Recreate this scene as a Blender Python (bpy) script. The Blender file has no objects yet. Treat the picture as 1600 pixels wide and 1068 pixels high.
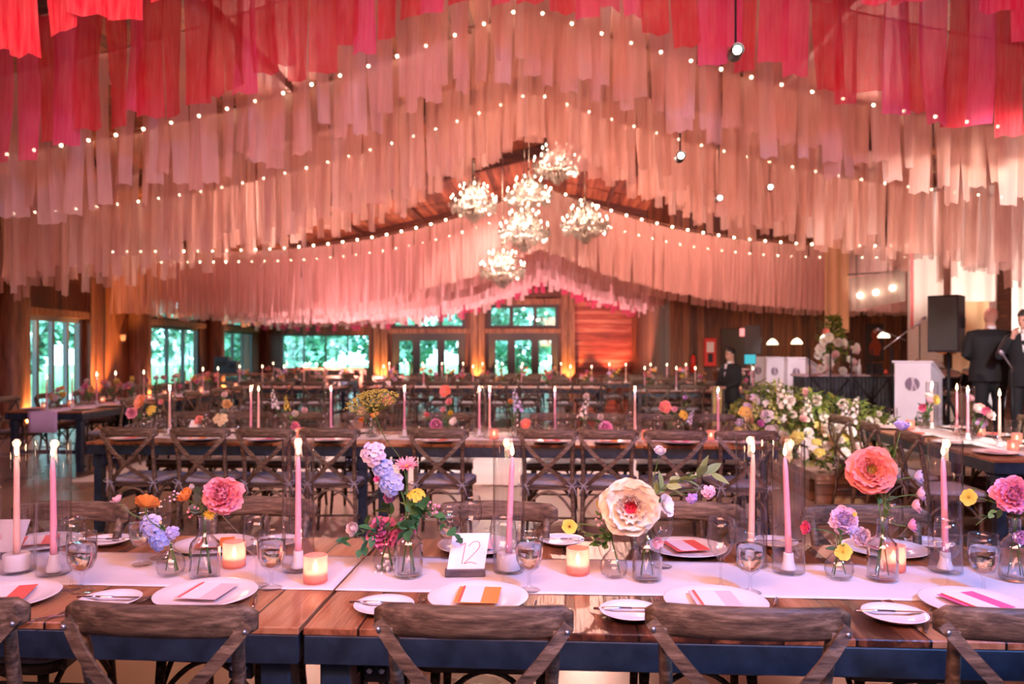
import bpy, bmesh, math, random
from mathutils import Vector, Matrix, noise
from math import sin, cos, pi, atan2, sqrt
random.seed(7)
SC = bpy.context.scene
COL = SC.collection
V = Vector

# ------------------------------------------------------------------ camera, world, lights
YAW = math.radians(3.3); EYE = 1.52; FPX = 1200.0; HZ = 547.0
cam_data = bpy.data.cameras.new('camera')
cam_data.sensor_width = 36; cam_data.lens = 36 * FPX / 1600; cam_data.shift_y = (HZ - 534) / 1600
cam_data.clip_start = 0.1; cam_data.clip_end = 300
cam_data.dof.use_dof = True; cam_data.dof.focus_distance = 2.6; cam_data.dof.aperture_fstop = 2.8
cam = bpy.data.objects.new('camera', cam_data); COL.objects.link(cam)
cam.location = (0, 0, EYE); cam.rotation_euler = (pi / 2, 0, YAW)
SC.camera = cam
vs = SC.view_settings
vs.view_transform = 'Standard'; vs.look = 'None'; vs.exposure = 0.42; vs.gamma = 1.0; vs.use_curve_mapping = False
SC.cycles.transparent_max_bounces = 20; SC.cycles.max_bounces = 6; SC.cycles.diffuse_bounces = 3
SC.cycles.glossy_bounces = 3; SC.cycles.transmission_bounces = 6
SC.cycles.caustics_reflective = False; SC.cycles.caustics_refractive = False
SC.cycles.sample_clamp_indirect = 4.0

world = bpy.data.worlds.new('world'); SC.world = world; world.use_nodes = True
_b = world.node_tree.nodes['Background']; _b.inputs[0].default_value = (0.42, 0.80, 0.90, 1); _b.inputs[1].default_value = 9.0

def light(kind, name, loc, target=None, power=100, color=(1, 1, 1), size=0.5, size_y=None, angle=60, blend=0.5, spread=None):
    d = bpy.data.lights.new(name, kind); d.energy = power; d.color = color
    if kind == 'AREA':
        d.size = size
        if size_y: d.shape = 'RECTANGLE'; d.size_y = size_y
        if spread: d.spread = math.radians(spread)
    else:
        d.shadow_soft_size = size
    if kind == 'SPOT': d.spot_size = math.radians(angle); d.spot_blend = blend
    o = bpy.data.objects.new(name, d); COL.objects.link(o); o.location = loc
    if target is not None:
        o.rotation_euler = (V(target) - V(loc)).to_track_quat('-Z', 'Y').to_euler()
    return o
# party lighting over and behind the photographer, plus a fill and some added spots
light('AREA', 'stage_wash_light', (2.6, -0.6, 4.3), (1.3, 3.0, 0.7), 270, (0.12, 0.36, 1.0), 0.6)
light('AREA', 'pink_wash_light', (-3.4, 0.6, 4.0), (-1.6, 3.0, 0.7), 36, (1.0, 0.52, 0.82), 0.6)
light('AREA', 'front_fill_light', (0.0, -2.5, 3.4), (0, 5, 0.8), 14, (1.0, 0.8, 0.8), 2.0)
light('AREA', 'drape_wash_light', (0.0, 0.2, 3.0), (0, 6.5, 5.6), 330, (1.0, 0.40, 0.29), 2.5)
for _x in (-4.5, 0.5, 5.0):
    light('SPOT', 'drape_back_spot', (_x, 13.6, 4.3 if _x else 4.6), (_x * .8, 8.5, 4.2), 480, (1.0, 0.52, 0.42), 0.05, angle=120)
light('SPOT', 'drape_spot_left', (-3.5, 13.2, 4.9), (-5.0, 18, 3.2), 300, (1.0, 0.38, 0.38), 0.05, angle=120)
light('SPOT', 'drape_spot_right', (3.0, 13.2, 4.9), (5.0, 18, 3.2), 200, (1.0, 0.38, 0.38), 0.05, angle=120)
light('SPOT', 'floor_spot_pink', (-1.0, 14.0, 5.3), (-0.8, 10.8, 0), 2000, (1.0, 0.80, 0.77), 0.05, angle=58)
light('SPOT', 'floor_spot_red', (1.6, 3.0, 4.4), (1.6, 6.2, 0), 380, (1.0, 0.34, 0.24), 0.2, angle=62)
light('SPOT', 'floor_spot_warm', (-3.0, 3.0, 4.4), (-3.0, 6.2, 0), 300, (1.0, 0.62, 0.44), 0.2, angle=90)
light('SPOT', 'tables_spot_left', (-3.5, 14.2, 4.7), (-5.8, 12.0, 0.5), 500, (1.0, 0.62, 0.50), 0.05, angle=90)
light('SPOT', 'tables_spot_back', (-1.0, 14.4, 5.3), (-1.0, 17.5, 0.3), 800, (1.0, 0.66, 0.56), 0.05, angle=85)
light('SPOT', 'stage_spot_front', (3.2, 3.0, 3.3), (4.6, 10.0, 0.8), 1500, (1.0, 0.84, 0.70), 0.15, angle=50)
light('SPOT', 'stage_spot_lilac', (4.6, 3.4, 3.2), (6.2, 11.0, 0.9), 400, (0.80, 0.66, 1.0), 0.15, angle=40)
light('SPOT', 'desk_fill_spot', (3.4, 14.2, 3.3), (5.2, 16.6, 0.8), 260, (0.95, 0.84, 0.95), 0.04, angle=36)  # added lamp without a fixture, brightens the white bandstand desks
light('SPOT', 'panel_spot', (6.6, 11.5, 0.6), (8.4, 15.0, 3.2), 1300, (1.0, 0.80, 0.70), 0.06, angle=62, blend=0.15)
for _x, _y in ((-6.5, 21.5), (-2.6, 23.0), (1.2, 23.0), (4.0, 21.5), (-4.8, 17.7), (3.4, 17.7)):
    light('SPOT', 'drape_floor_uplight', (_x, _y, 0.25), (_x * .95, _y + 1.8, 3.6), 1000, (1.0, 0.52, 0.54), 0.05, angle=120)
light('SPOT', 'barn_spot', (2.5, 14.0, 4.7), (3.5, 24.0, 2.0), 350, (1.0, 0.50, 0.36), 0.05, angle=80)

_sun = light('SUN', 'tree_fill_sun', (0, -10, 30), (-6, 4, 20.5), 6.0, (0.72, 0.94, 1.0)); _sun.data.angle = 0.1  # added sun that only brightens the trees outside the windows

# ------------------------------------------------------------------ camera geometry: a pixel of known height or depth -> a point of the hall
def _hall(x, y, z): return V((x * cos(YAW) - y * sin(YAW), x * sin(YAW) + y * cos(YAW), z))
def G(px, py, z):
    t = (z - EYE) / (-(py - HZ) / FPX); return _hall((px - 800) / FPX * t, t, z)
def P(px, py, d): return _hall((px - 800) / FPX * d, d, EYE - (py - HZ) / FPX * d)
def YP(px, Y, z=0):                                   # on the hall plane y = Y
    a = (px - 800) / FPX; t = Y / (a * sin(YAW) + cos(YAW)); return _hall(a * t, t, z)

# ------------------------------------------------------------------ mesh helper
class MB:
    def __init__(s): s.v = []; s.f = []; s.c = []; s.m = []; s.s = []
    def add(s, vs, fs, M=None, col=None, mi=0, smooth=True):
        o = len(s.v)
        s.v.extend([M @ V(p) for p in vs] if M is not None else [V(p) for p in vs])
        s.f.extend([tuple(i + o for i in f) for f in fs])
        s.m.extend([mi] * len(fs)); s.s.extend([smooth] * len(fs))
        if col is None: s.c.extend([(1, 1, 1)] * len(vs))
        elif isinstance(col, list): s.c.extend(col)
        else: s.c.extend([col] * len(vs))
        return s
    def box(s, c, d, M=None, bev=0.0, col=None, mi=0):
        hx, hy, hz = d[0] / 2, d[1] / 2, d[2] / 2
        if bev <= 0:
            vs = [(c[0] + a * hx, c[1] + b * hy, c[2] + e * hz) for a in (-1, 1) for b in (-1, 1) for e in (-1, 1)]
            fs = [(0, 1, 3, 2), (4, 6, 7, 5), (0, 4, 5, 1), (2, 3, 7, 6), (0, 2, 6, 4), (1, 5, 7, 3)]
            return s.add(vs, fs, M, col, mi, False)
        bev = min(bev, hx * .9, hy * .9, hz * .9); vs = []; idx = {}
        for a in (-1, 1):
            for b in (-1, 1):
                for e in (-1, 1):
                    for ax in range(3):
                        h = [hx - bev, hy - bev, hz - bev]; h[ax] += bev
                        idx[(a, b, e, ax)] = len(vs)
                        vs.append((c[0] + a * h[0], c[1] + b * h[1], c[2] + e * h[2]))
        fs = []
        for a in (-1, 1):
            q = [(a, -1, -1, 0), (a, 1, -1, 0), (a, 1, 1, 0), (a, -1, 1, 0)]; fs.append([idx[k] for k in (q if a > 0 else q[::-1])])
            q = [(-1, a, -1, 1), (-1, a, 1, 1), (1, a, 1, 1), (1, a, -1, 1)]; fs.append([idx[k] for k in (q if a > 0 else q[::-1])])
            q = [(-1, -1, a, 2), (1, -1, a, 2), (1, 1, a, 2), (-1, 1, a, 2)]; fs.append([idx[k] for k in (q if a > 0 else q[::-1])])
            for b in (-1, 1):
                fs.append([idx[(a, b, -1, 0)], idx[(a, b, 1, 0)], idx[(a, b, 1, 1)], idx[(a, b, -1, 1)]])
                fs.append([idx[(a, -1, b, 0)], idx[(a, 1, b, 0)], idx[(a, 1, b, 2)], idx[(a, -1, b, 2)]])
                fs.append([idx[(-1, a, b, 1)], idx[(1, a, b, 1)], idx[(1, a, b, 2)], idx[(-1, a, b, 2)]])
                for e in (-1, 1): fs.append([idx[(a, b, e, 0)], idx[(a, b, e, 1)], idx[(a, b, e, 2)]])
        return s.add(vs, fs, M, col, mi, False)
    def lathe(s, prof, n=20, M=None, col=None, mi=0, smooth=True, capb=False, capt=False, ribs=0, ribamp=0.0):
        vs = []; fs = []
        for r, z in prof:
            for i in range(n):
                a = 2 * pi * i / n
                rr = r * (1 + (ribamp if (ribs and i % 2) else 0))
                vs.append((rr * cos(a), rr * sin(a), z))
        for j in range(len(prof) - 1):
            for i in range(n):
                k = (i + 1) % n; fs.append((j * n + i, j * n + k, (j + 1) * n + k, (j + 1) * n + i))
        if capb: fs.append(tuple(range(n))[::-1])
        if capt: fs.append(tuple((len(prof) - 1) * n + i for i in range(n)))
        return s.add(vs, fs, M, col, mi, smooth)
    def tube(s, pts, r, n=8, M=None, col=None, mi=0, cap=True, flat=None, up=None, smooth=True):
        """sweep an ellipse (or, with flat=(w,t), a rectangle) along pts; r may be a list"""
        pts = [V(p) for p in pts]; m = len(pts)
        rs = r if isinstance(r, (list, tuple)) else [r] * m
        vs = []; fs = []; ref = V(up) if up is not None else None
        for i, p in enumerate(pts):
            t = (pts[min(i + 1, m - 1)] - pts[max(i - 1, 0)])
            t = t.normalized() if t.length > 1e-9 else V((0, 0, 1))
            if ref is None: ref = V((0, 0, 1)) if abs(t.z) < .9 else V((0, 1, 0))
            x = t.cross(ref)
            x = x.normalized() if x.length > 1e-6 else V((1, 0, 0))
            y = x.cross(t).normalized()
            if up is None: ref = y
            if flat:
                w, h = flat[0] / 2 * rs[i], flat[1] / 2 * rs[i]
                for a, b in ((-1, -1), (1, -1), (1, 1), (-1, 1)): vs.append(p + x * (a * w) + y * (b * h))
            else:
                for k in range(n):
                    a = 2 * pi * k / n; vs.append(p + x * (rs[i] * cos(a)) + y * (rs[i] * sin(a)))
        if flat: n = 4; smooth = False
        for j in range(m - 1):
            for i in range(n):
                k = (i + 1) % n; fs.append((j * n + i, j * n + k, (j + 1) * n + k, (j + 1) * n + i))
        if cap: fs.append(tuple(range(n))[::-1]); fs.append(tuple((m - 1) * n + i for i in range(n)))
        return s.add(vs, fs, M, col, mi, smooth)
    def ball(s, c, r, n=10, M=None, col=None, mi=0, sz=1.0):
        k = max(4, n // 2); prof = [(r * sin(pi * i / k) + 1e-5, -r * sz * cos(pi * i / k)) for i in range(k + 1)]
        T = Matrix.Translation(V(c)); return s.lathe(prof, n, (M @ T) if M is not None else T, col, mi)
    def grid(s, fn, nu, nv, M=None, col=None, mi=0, smooth=True):
        vs = []; cs = []
        for i in range(nu + 1):
            for j in range(nv + 1):
                q = fn(i / nu, j / nv)
                vs.append(q)
                if callable(col): cs.append(col(i / nu, j / nv))
        fs = [(i * (nv + 1) + j, (i + 1) * (nv + 1) + j, (i + 1) * (nv + 1) + j + 1, i * (nv + 1) + j + 1) for i in range(nu) for j in range(nv)]
        return s.add(vs, fs, M, cs if cs else col, mi, smooth)
    def poly(s, pts2, z0, z1, M=None, col=None, mi=0):          # vertical prism over an xy outline
        n = len(pts2); vs = [(x, y, z0) for x, y in pts2] + [(x, y, z1) for x, y in pts2]
        fs = [tuple(range(n))[::-1], tuple(range(n, 2 * n))] + [(i, (i + 1) % n, n + (i + 1) % n, n + i) for i in range(n)]
        return s.add(vs, fs, M, col, mi, False)
    def mesh(s, name, mats):
        me = bpy.data.meshes.new(name); me.from_pydata([tuple(p) for p in s.v], [], s.f)
        for m in (mats if isinstance(mats, (list, tuple)) else [mats]): me.materials.append(m)
        me.polygons.foreach_set('use_smooth', s.s); me.polygons.foreach_set('material_index', s.m)
        if any(c != (1, 1, 1) for c in s.c):
            ca = me.color_attributes.new('Col', 'FLOAT_COLOR', 'POINT')
            flat = []
            for c in s.c: flat.extend((c[0], c[1], c[2], 1.0))
            ca.data.foreach_set('color', flat)
        me.update(); return me
    def build(s, name, mats, parent=None, loc=None, rz=0, **tags):
        o = bpy.data.objects.new(name, s.mesh(name, mats)); COL.objects.link(o)
        if parent is not None: o.parent = parent
        if loc is not None: o.location = loc
        if rz: o.rotation_euler[2] = rz
        for k, v in tags.items(): o[k] = v
        return o

def thing(name, label, cat, loc=(0, 0, 0), rz=0, group=None):
    o = bpy.data.objects.new(name, None); COL.objects.link(o); o.location = loc; o.rotation_euler = (0, 0, rz)
    o.empty_display_size = 0.1; o['label'] = label; o['category'] = cat
    if group: o['group'] = group
    return o
def put(name, me, parent=None, loc=(0, 0, 0), rot=None, scale=None, **tags):
    o = bpy.data.objects.new(name, me); COL.objects.link(o)
    if parent is not None: o.parent = parent
    o.location = loc
    if rot is not None: o.rotation_euler = rot
    if scale is not None: o.scale = scale
    for k, v in tags.items(): o[k] = v
    return o
KIDS = {}
def kids(o):
    return KIDS.setdefault(o.name, [c for c in bpy.data.objects if c.parent == o])
def dup(root, loc, rz=0, label=None, group=None, scale=None, keep_group=False):
    def rec(o, par):
        c = o.copy(); COL.objects.link(c)
        if par is not None: c.parent = par
        for k in kids(o): rec(k, c)
        return c
    r = rec(root, None); r.location = loc; r.rotation_euler = (0, 0, rz)
    if scale: r.scale = (scale,) * 3
    if label: r['label'] = label
    if group: r['group'] = group
    elif not keep_group and 'group' in r: del r['group']
    return r
class Proto:
    """first use moves the prototype itself, later uses copy it"""
    def __init__(s, root): s.root = root; s.used = False
    def __call__(s, loc, rz=0, label=None, group=None, scale=None):
        if not s.used:
            s.used = True; kids(s.root)
            for k in kids(s.root): kids(k)
            r = s.root; r.location = loc; r.rotation_euler = (0, 0, rz)
            if scale: r.scale = (scale,) * 3
            if label: r['label'] = label
            if group: r['group'] = group
            return r
        return dup(s.root, loc, rz, label, group, scale if scale else 1.0)
ORD = ['first', 'second', 'third', 'fourth', 'fifth', 'sixth', 'seventh', 'eighth', 'ninth', 'tenth', 'eleventh', 'twelfth']

# ------------------------------------------------------------------ materials
def newmat(name):
    m = bpy.data.materials.new(name); m.use_nodes = True; nt = m.node_tree
    return m, nt, nt.nodes['Principled BSDF'], nt.nodes['Material Output']
def pr(name, col, rough=0.5, metal=0.0, trans=0.0, ior=1.45, emit=None, es=0.0, spec=None, sheen=0):
    m, nt, b, o = newmat(name)
    b.inputs['Base Color'].default_value = (*col, 1); b.inputs['Roughness'].default_value = rough
    b.inputs['Metallic'].default_value = metal; b.inputs['Transmission Weight'].default_value = trans; b.inputs['IOR'].default_value = ior
    if emit: b.inputs['Emission Color'].default_value = (*emit, 1); b.inputs['Emission Strength'].default_value = es
    if spec is not None: b.inputs['Specular IOR Level'].default_value = spec
    return m
def N(nt, t, **kw):
    n = nt.nodes.new(t)
    for k, v in kw.items(): setattr(n, k, v)
    return n
def ramp(nt, stops):
    r = N(nt, 'ShaderNodeValToRGB'); e = r.color_ramp.elements
    while len(e) < len(stops): e.new(0.5)
    for i, (p, c) in enumerate(stops): e[i].position = p; e[i].color = (*c, 1)
    return r
def wood(name, cols, grain=(2, 30, 30), rough=0.45, bump=0.15, plank=None, gap=0.0, spec=0.5, coord='Object', dirt=0.0):
    """grain noise stretched along one axis; plank=(axis, width, length axis) gives each board its own tone and a groove"""
    m, nt, b, o = newmat(name); L = nt.links
    tc = N(nt, 'ShaderNodeTexCoord'); mp = N(nt, 'ShaderNodeMapping'); mp.inputs['Scale'].default_value = grain
    src = tc.outputs[coord]
    L.new(src, mp.inputs['Vector'])
    vec = mp.outputs[0]; bumpin = None
    if plank:
        ax, w = plank[0], plank[1]
        sp = N(nt, 'ShaderNodeSeparateXYZ'); L.new(src, sp.inputs[0])
        dv = N(nt, 'ShaderNodeMath', operation='DIVIDE'); L.new(sp.outputs[ax], dv.inputs[0]); dv.inputs[1].default_value = w
        fl = N(nt, 'ShaderNodeMath', operation='FLOOR'); L.new(dv.outputs[0], fl.inputs[0])
        wn = N(nt, 'ShaderNodeTexWhiteNoise', noise_dimensions='1D'); L.new(fl.outputs[0], wn.inputs['W'])
        ad = N(nt, 'ShaderNodeVectorMath', operation='ADD'); L.new(vec, ad.inputs[0])
        ml = N(nt, 'ShaderNodeVectorMath', operation='SCALE'); L.new(wn.outputs['Color'], ml.inputs[0]); ml.inputs['Scale'].default_value = 37
        L.new(ml.outputs[0], ad.inputs[1]); vec = ad.outputs[0]
        fr = N(nt, 'ShaderNodeMath', operation='FRACT'); L.new(dv.outputs[0], fr.inputs[0])
        g1 = N(nt, 'ShaderNodeMath', operation='PINGPONG'); L.new(dv.outputs[0], g1.inputs[0]); g1.inputs[1].default_value = 0.5
        g2 = N(nt, 'ShaderNodeMath', operation='GREATER_THAN'); L.new(g1.outputs[0], g2.inputs[0]); g2.inputs[1].default_value = gap
        # pingpong(x, .5) is 0 at board joints
        bumpin = g2.outputs[0]
    ns = N(nt, 'ShaderNodeTexNoise'); ns.inputs['Scale'].default_value = 1.0; ns.inputs['Detail'].default_value = 5; ns.inputs['Roughness'].default_value = 0.65
    L.new(vec, ns.inputs['Vector'])
    fac = ns.outputs['Fac']
    if plank:
        mx = N(nt, 'ShaderNodeMath', operation='MULTIPLY_ADD'); L.new(wn.outputs['Value'], mx.inputs[0]); mx.inputs[1].default_value = 0.35
        sb = N(nt, 'ShaderNodeMath', operation='SUBTRACT'); L.new(fac, sb.inputs[0]); sb.inputs[1].default_value = 0.17
        L.new(sb.outputs[0], mx.inputs[2]); fac = mx.outputs[0]
    n = len(cols); rp = ramp(nt, [(0.32 + 0.4 * i / (n - 1), c) for i, c in enumerate(cols)]); L.new(fac, rp.inputs[0])
    outc = rp.outputs[0]
    if plank:
        mm = N(nt, 'ShaderNodeMix', data_type='RGBA'); L.new(bumpin, mm.inputs['Factor'])
        mm.inputs['A'].default_value = (*[c * 0.25 for c in cols[0]], 1); L.new(outc, mm.inputs['B']); outc = mm.outputs['Result']
    L.new(outc, b.inputs['Base Color']); b.inputs['Roughness'].default_value = rough; b.inputs['Specular IOR Level'].default_value = spec
    if bump:
        bp = N(nt, 'ShaderNodeBump'); bp.inputs['Strength'].default_value = bump; bp.inputs['Distance'].default_value = 0.01
        L.new(ns.outputs['Fac'], bp.inputs['Height']); L.new(bp.outputs[0], b.inputs['Normal'])
    return m
def noisy(name, c1, c2, scale=5, rough=0.5, bump=0.0, r2=None, detail=4, metal=0.0, dist=0.01):
    m, nt, b, o = newmat(name); L = nt.links
    tc = N(nt, 'ShaderNodeTexCoord'); ns = N(nt, 'ShaderNodeTexNoise'); ns.inputs['Scale'].default_value = scale; ns.inputs['Detail'].default_value = detail
    L.new(tc.outputs['Object'], ns.inputs['Vector'])
    rp = ramp(nt, [(0.35, c1), (0.65, c2)]); L.new(ns.outputs['Fac'], rp.inputs[0]); L.new(rp.outputs[0], b.inputs['Base Color'])
    b.inputs['Roughness'].default_value = rough; b.inputs['Metallic'].default_value = metal
    if r2 is not None:
        mr = N(nt, 'ShaderNodeMapRange'); L.new(ns.outputs['Fac'], mr.inputs['Value']); mr.inputs['To Min'].default_value = rough; mr.inputs['To Max'].default_value = r2
        L.new(mr.outputs[0], b.inputs['Roughness'])
    if bump:
        bp = N(nt, 'ShaderNodeBump'); bp.inputs['Strength'].default_value = bump; bp.inputs['Distance'].default_value = dist
        L.new(ns.outputs['Fac'], bp.inputs['Height']); L.new(bp.outputs[0], b.inputs['Normal'])
    return m
def sheer(name, col, alpha=0.75, transl=0.4, var=0.06):
    m, nt, b, o = newmat(name); L = nt.links; nt.nodes.remove(b)
    tc = N(nt, 'ShaderNodeTexCoord'); ns = N(nt, 'ShaderNodeTexNoise'); ns.inputs['Scale'].default_value = 3
    mp = N(nt, 'ShaderNodeMapping'); mp.inputs['Scale'].default_value = (12, 12, 1); L.new(tc.outputs['Object'], mp.inputs[0]); L.new(mp.outputs[0], ns.inputs['Vector'])
    rp = ramp(nt, [(0.3, tuple(max(0, c - var) for c in col)), (0.7, tuple(min(1, c + var * .6) for c in col))]); L.new(ns.outputs['Fac'], rp.inputs[0])
    d = N(nt, 'ShaderNodeBsdfDiffuse'); t = N(nt, 'ShaderNodeBsdfTranslucent'); tr = N(nt, 'ShaderNodeBsdfTransparent')
    L.new(rp.outputs[0], d.inputs[0]); L.new(rp.outputs[0], t.inputs[0]); tr.inputs[0].default_value = (1, 1, 1, 1)
    m1 = N(nt, 'ShaderNodeMixShader'); m1.inputs[0].default_value = transl; L.new(d.outputs[0], m1.inputs[1]); L.new(t.outputs[0], m1.inputs[2])
    m2 = N(nt, 'ShaderNodeMixShader'); m2.inputs[0].default_value = alpha; L.new(tr.outputs[0], m2.inputs[1]); L.new(m1.outputs[0], m2.inputs[2])
    L.new(m2.outputs[0], o.inputs[0]); return m
def thinglass(name, tint=(0.97, 0.98, 0.98), refl=1.0, edge=None):
    """thin-walled clear glass: light goes straight through, Fresnel reflection on top, a denser tint at grazing angles"""
    m, nt, b, o = newmat(name); L = nt.links; nt.nodes.remove(b)
    tr = N(nt, 'ShaderNodeBsdfTransparent'); gl = N(nt, 'ShaderNodeBsdfGlossy'); gl.inputs['Roughness'].default_value = 0.03
    lw = N(nt, 'ShaderNodeLayerWeight'); lw.inputs['Blend'].default_value = 0.5
    rp = ramp(nt, [(0.0, tint), (0.7, tuple(c * 0.985 for c in tint)), (1.0, edge or tuple(c * 0.58 for c in tint))]); L.new(lw.outputs['Facing'], rp.inputs[0]); L.new(rp.outputs[0], tr.inputs[0])
    pw = N(nt, 'ShaderNodeMath', operation='POWER'); L.new(lw.outputs['Facing'], pw.inputs[0]); pw.inputs[1].default_value = 4.0
    ml = N(nt, 'ShaderNodeMath', operation='MULTIPLY_ADD'); L.new(pw.outputs[0], ml.inputs[0]); ml.inputs[1].default_value = 0.7 * refl; ml.inputs[2].default_value = 0.05 * refl
    mx = N(nt, 'ShaderNodeMixShader'); L.new(ml.outputs[0], mx.inputs[0]); L.new(tr.outputs[0], mx.inputs[1]); L.new(gl.outputs[0], mx.inputs[2])
    L.new(mx.outputs[0], o.inputs[0]); return m
def attrmat(name, rough=0.6, transl=0.3, bump=0.0):
    m, nt, b, o = newmat(name); L = nt.links
    at = N(nt, 'ShaderNodeAttribute'); at.attribute_name = 'Col'; L.new(at.outputs['Color'], b.inputs['Base Color']); b.inputs['Roughness'].default_value = rough
    b.inputs['Specular IOR Level'].default_value = 0.3
    if transl:
        t = N(nt, 'ShaderNodeBsdfTranslucent'); L.new(at.outputs['Color'], t.inputs[0])
        mx = N(nt, 'ShaderNodeMixShader'); mx.inputs[0].default_value = transl; L.new(b.outputs[0], mx.inputs[1]); L.new(t.outputs[0], mx.inputs[2]); L.new(mx.outputs[0], o.inputs[0])
    return m
def emat(name, col, s):
    m, nt, b, o = newmat(name); nt.nodes.remove(b); e = N(nt, 'ShaderNodeEmission'); e.inputs[0].default_value = (*col, 1); e.inputs[1].default_value = s
    nt.links.new(e.outputs[0], o.inputs[0]); return m
M = {}
M['table'] = wood('reclaimed_table_wood', [(0.035, 0.012, 0.006), (0.16, 0.055, 0.022), (0.30, 0.12, 0.05), (0.38, 0.19, 0.09)], (18, 1.1, 18), 0.34, 0.5, (0, 0.19), 0.018)
M['apron'] = noisy('dark_painted_wood', (0.006, 0.014, 0.024), (0.016, 0.032, 0.052), 14, 0.45, 0.3)
M['chair'] = wood('weathered_chair_wood', [(0.018, 0.011, 0.007), (0.11, 0.073, 0.043), (0.25, 0.18, 0.115)], (7, 60, 60), 0.5, 0.45)
M['cushion'] = noisy('seat_cushion_cloth', (0.26, 0.26, 0.30), (0.34, 0.34, 0.38), 60, 0.9, 0.2)
M['bolt'] = pr('galvanised_bolt', (0.45, 0.50, 0.55), 0.35, 0.9)
M['blackmetal'] = pr('black_metal', (0.015, 0.015, 0.017), 0.45, 0.3)
M['floor'] = noisy('polished_concrete', (0.16, 0.105, 0.075), (0.30, 0.20, 0.145), 0.9, 0.20, 0.03, 0.38, 8)
M['vinyl'] = noisy('white_dance_floor_vinyl', (0.72, 0.66, 0.64), (0.82, 0.76, 0.74), 0.7, 0.10, 0.0, 0.22)
M['wallwood'] = wood('stained_wall_boards', [(0.07, 0.020, 0.008), (0.19, 0.062, 0.022), (0.31, 0.115, 0.04)], (12, 12, 0.8), 0.5, 0.3, (0, 0.19), 0.025)
M['wallwoody'] = wood('stained_wall_boards_side', [(0.08, 0.024, 0.009), (0.20, 0.066, 0.024), (0.31, 0.115, 0.042)], (12, 12, 0.8), 0.5, 0.3, (1, 0.19), 0.025)
M['redboards'] = wood('red_horizontal_boards', [(0.17, 0.028, 0.014), (0.36, 0.07, 0.035), (0.52, 0.20, 0.12)], (0.9, 9, 9), 0.5, 0.3, (2, 0.17), 0.03)
M['post'] = wood('timber_post', [(0.10, 0.040, 0.018), (0.26, 0.115, 0.055), (0.40, 0.20, 0.10)], (14, 14, 1.2), 0.5, 0.3)
M['ceil'] = wood('ceiling_boards', [(0.10, 0.026, 0.010), (0.28, 0.075, 0.028), (0.40, 0.13, 0.05)], (9, 0.7, 9), 0.55, 0.2, (0, 0.16), 0.03)
M['beam'] = wood('roof_beam_wood', [(0.05, 0.018, 0.010), (0.13, 0.045, 0.022), (0.20, 0.075, 0.036)], (1.2, 12, 12), 0.55, 0.2)
M['stage'] = wood('stage_planks', [(0.09, 0.045, 0.026), (0.20, 0.105, 0.060), (0.29, 0.165, 0.10)], (0.9, 9, 9), 0.45, 0.3, (1, 0.16), 0.03)
M['stagez'] = wood('stage_face_planks', [(0.09, 0.045, 0.026), (0.20, 0.105, 0.060), (0.29, 0.165, 0.10)], (0.9, 9, 9), 0.45, 0.3, (2, 0.10), 0.04)
M['frame'] = pr('dark_window_frame', (0.06, 0.055, 0.05), 0.45)
M['alu'] = pr('grey_window_frame', (0.20, 0.21, 0.22), 0.4)
M['pane'] = thinglass('window_glass', (0.95, 0.98, 0.98), 0.8)
M['glass'] = thinglass('clear_glass', (0.985, 0.985, 0.985), 1.0)
M['glasst'] = thinglass('tube_glass', (0.985, 0.98, 0.98), 1.1, (0.78, 0.75, 0.75))
M['vase'] = thinglass('ribbed_vase_glass', (0.965, 0.96, 0.965), 1.8)
M['water'] = pr('water', (1, 1, 1), 0.0, 0, 1.0, 1.33)
M['runner'] = noisy('white_runner_linen', (0.62, 0.62, 0.65), (0.70, 0.70, 0.73), 3, 0.85, 0.10)
M['china'] = pr('white_china', (0.80, 0.79, 0.79), 0.18)
M['steel'] = pr('cutlery_steel', (0.70, 0.66, 0.64), 0.18, 1.0)
M['white'] = pr('white_paper', (0.84, 0.82, 0.83), 0.7)
M['plaster'] = pr('white_holder', (0.78, 0.76, 0.75), 0.5)
M['petal'] = attrmat('petals', 0.65, 0.30)
M['leaf'] = attrmat('leaves', 0.5, 0.22)
M['flame'] = emat('candle_flame', (1.0, 0.68, 0.36), 11)
M['bulb'] = emat('string_bulb', (1.0, 0.78, 0.50), 16)
M['cbulb'] = emat('chandelier_bulb', (1.0, 0.80, 0.58), 7)
M['wick'] = pr('wick', (0.03, 0.02, 0.02), 0.9)
M['blush'] = sheer('blush_chiffon', (0.86, 0.55, 0.47), 0.58, 0.45)
M['blushw'] = sheer('pale_chiffon', (0.90, 0.66, 0.60), 0.62, 0.45)
M['blushf'] = sheer('far_blush_chiffon', (0.88, 0.56, 0.52), 0.84, 0.45)
M['blushg'] = sheer('far_pale_chiffon', (0.93, 0.66, 0.64), 0.84, 0.45)
M['coral'] = sheer('red_chiffon', (0.66, 0.065, 0.09), 0.74, 0.45, 0.05)
M['fuchsia'] = sheer('fuchsia_chiffon', (0.80, 0.11, 0.24), 0.74, 0.45, 0.05)
M['cord'] = pr('swag_cord', (0.45, 0.24, 0.18), 0.8)
def candlemat(name, col):
    m = pr(name, col, 0.45); b = m.node_tree.nodes['Principled BSDF']
    b.inputs['Subsurface Weight'].default_value = 0.35; b.inputs['Subsurface Radius'].default_value = (0.02, 0.01, 0.008); return m
M['cpink'] = candlemat('pink_wax', (0.90, 0.42, 0.52)); M['cpeach'] = candlemat('peach_wax', (0.93, 0.58, 0.46)); M['cwhite'] = candlemat('ivory_wax', (0.92, 0.80, 0.70))
M['votive'] = sheer('pink_votive_glass', (0.95, 0.50, 0.46), 0.58, 0.8, 0.05)

def struct(name, mb, m, **kw): return mb.build(name, m, kind='structure', **kw)
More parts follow.
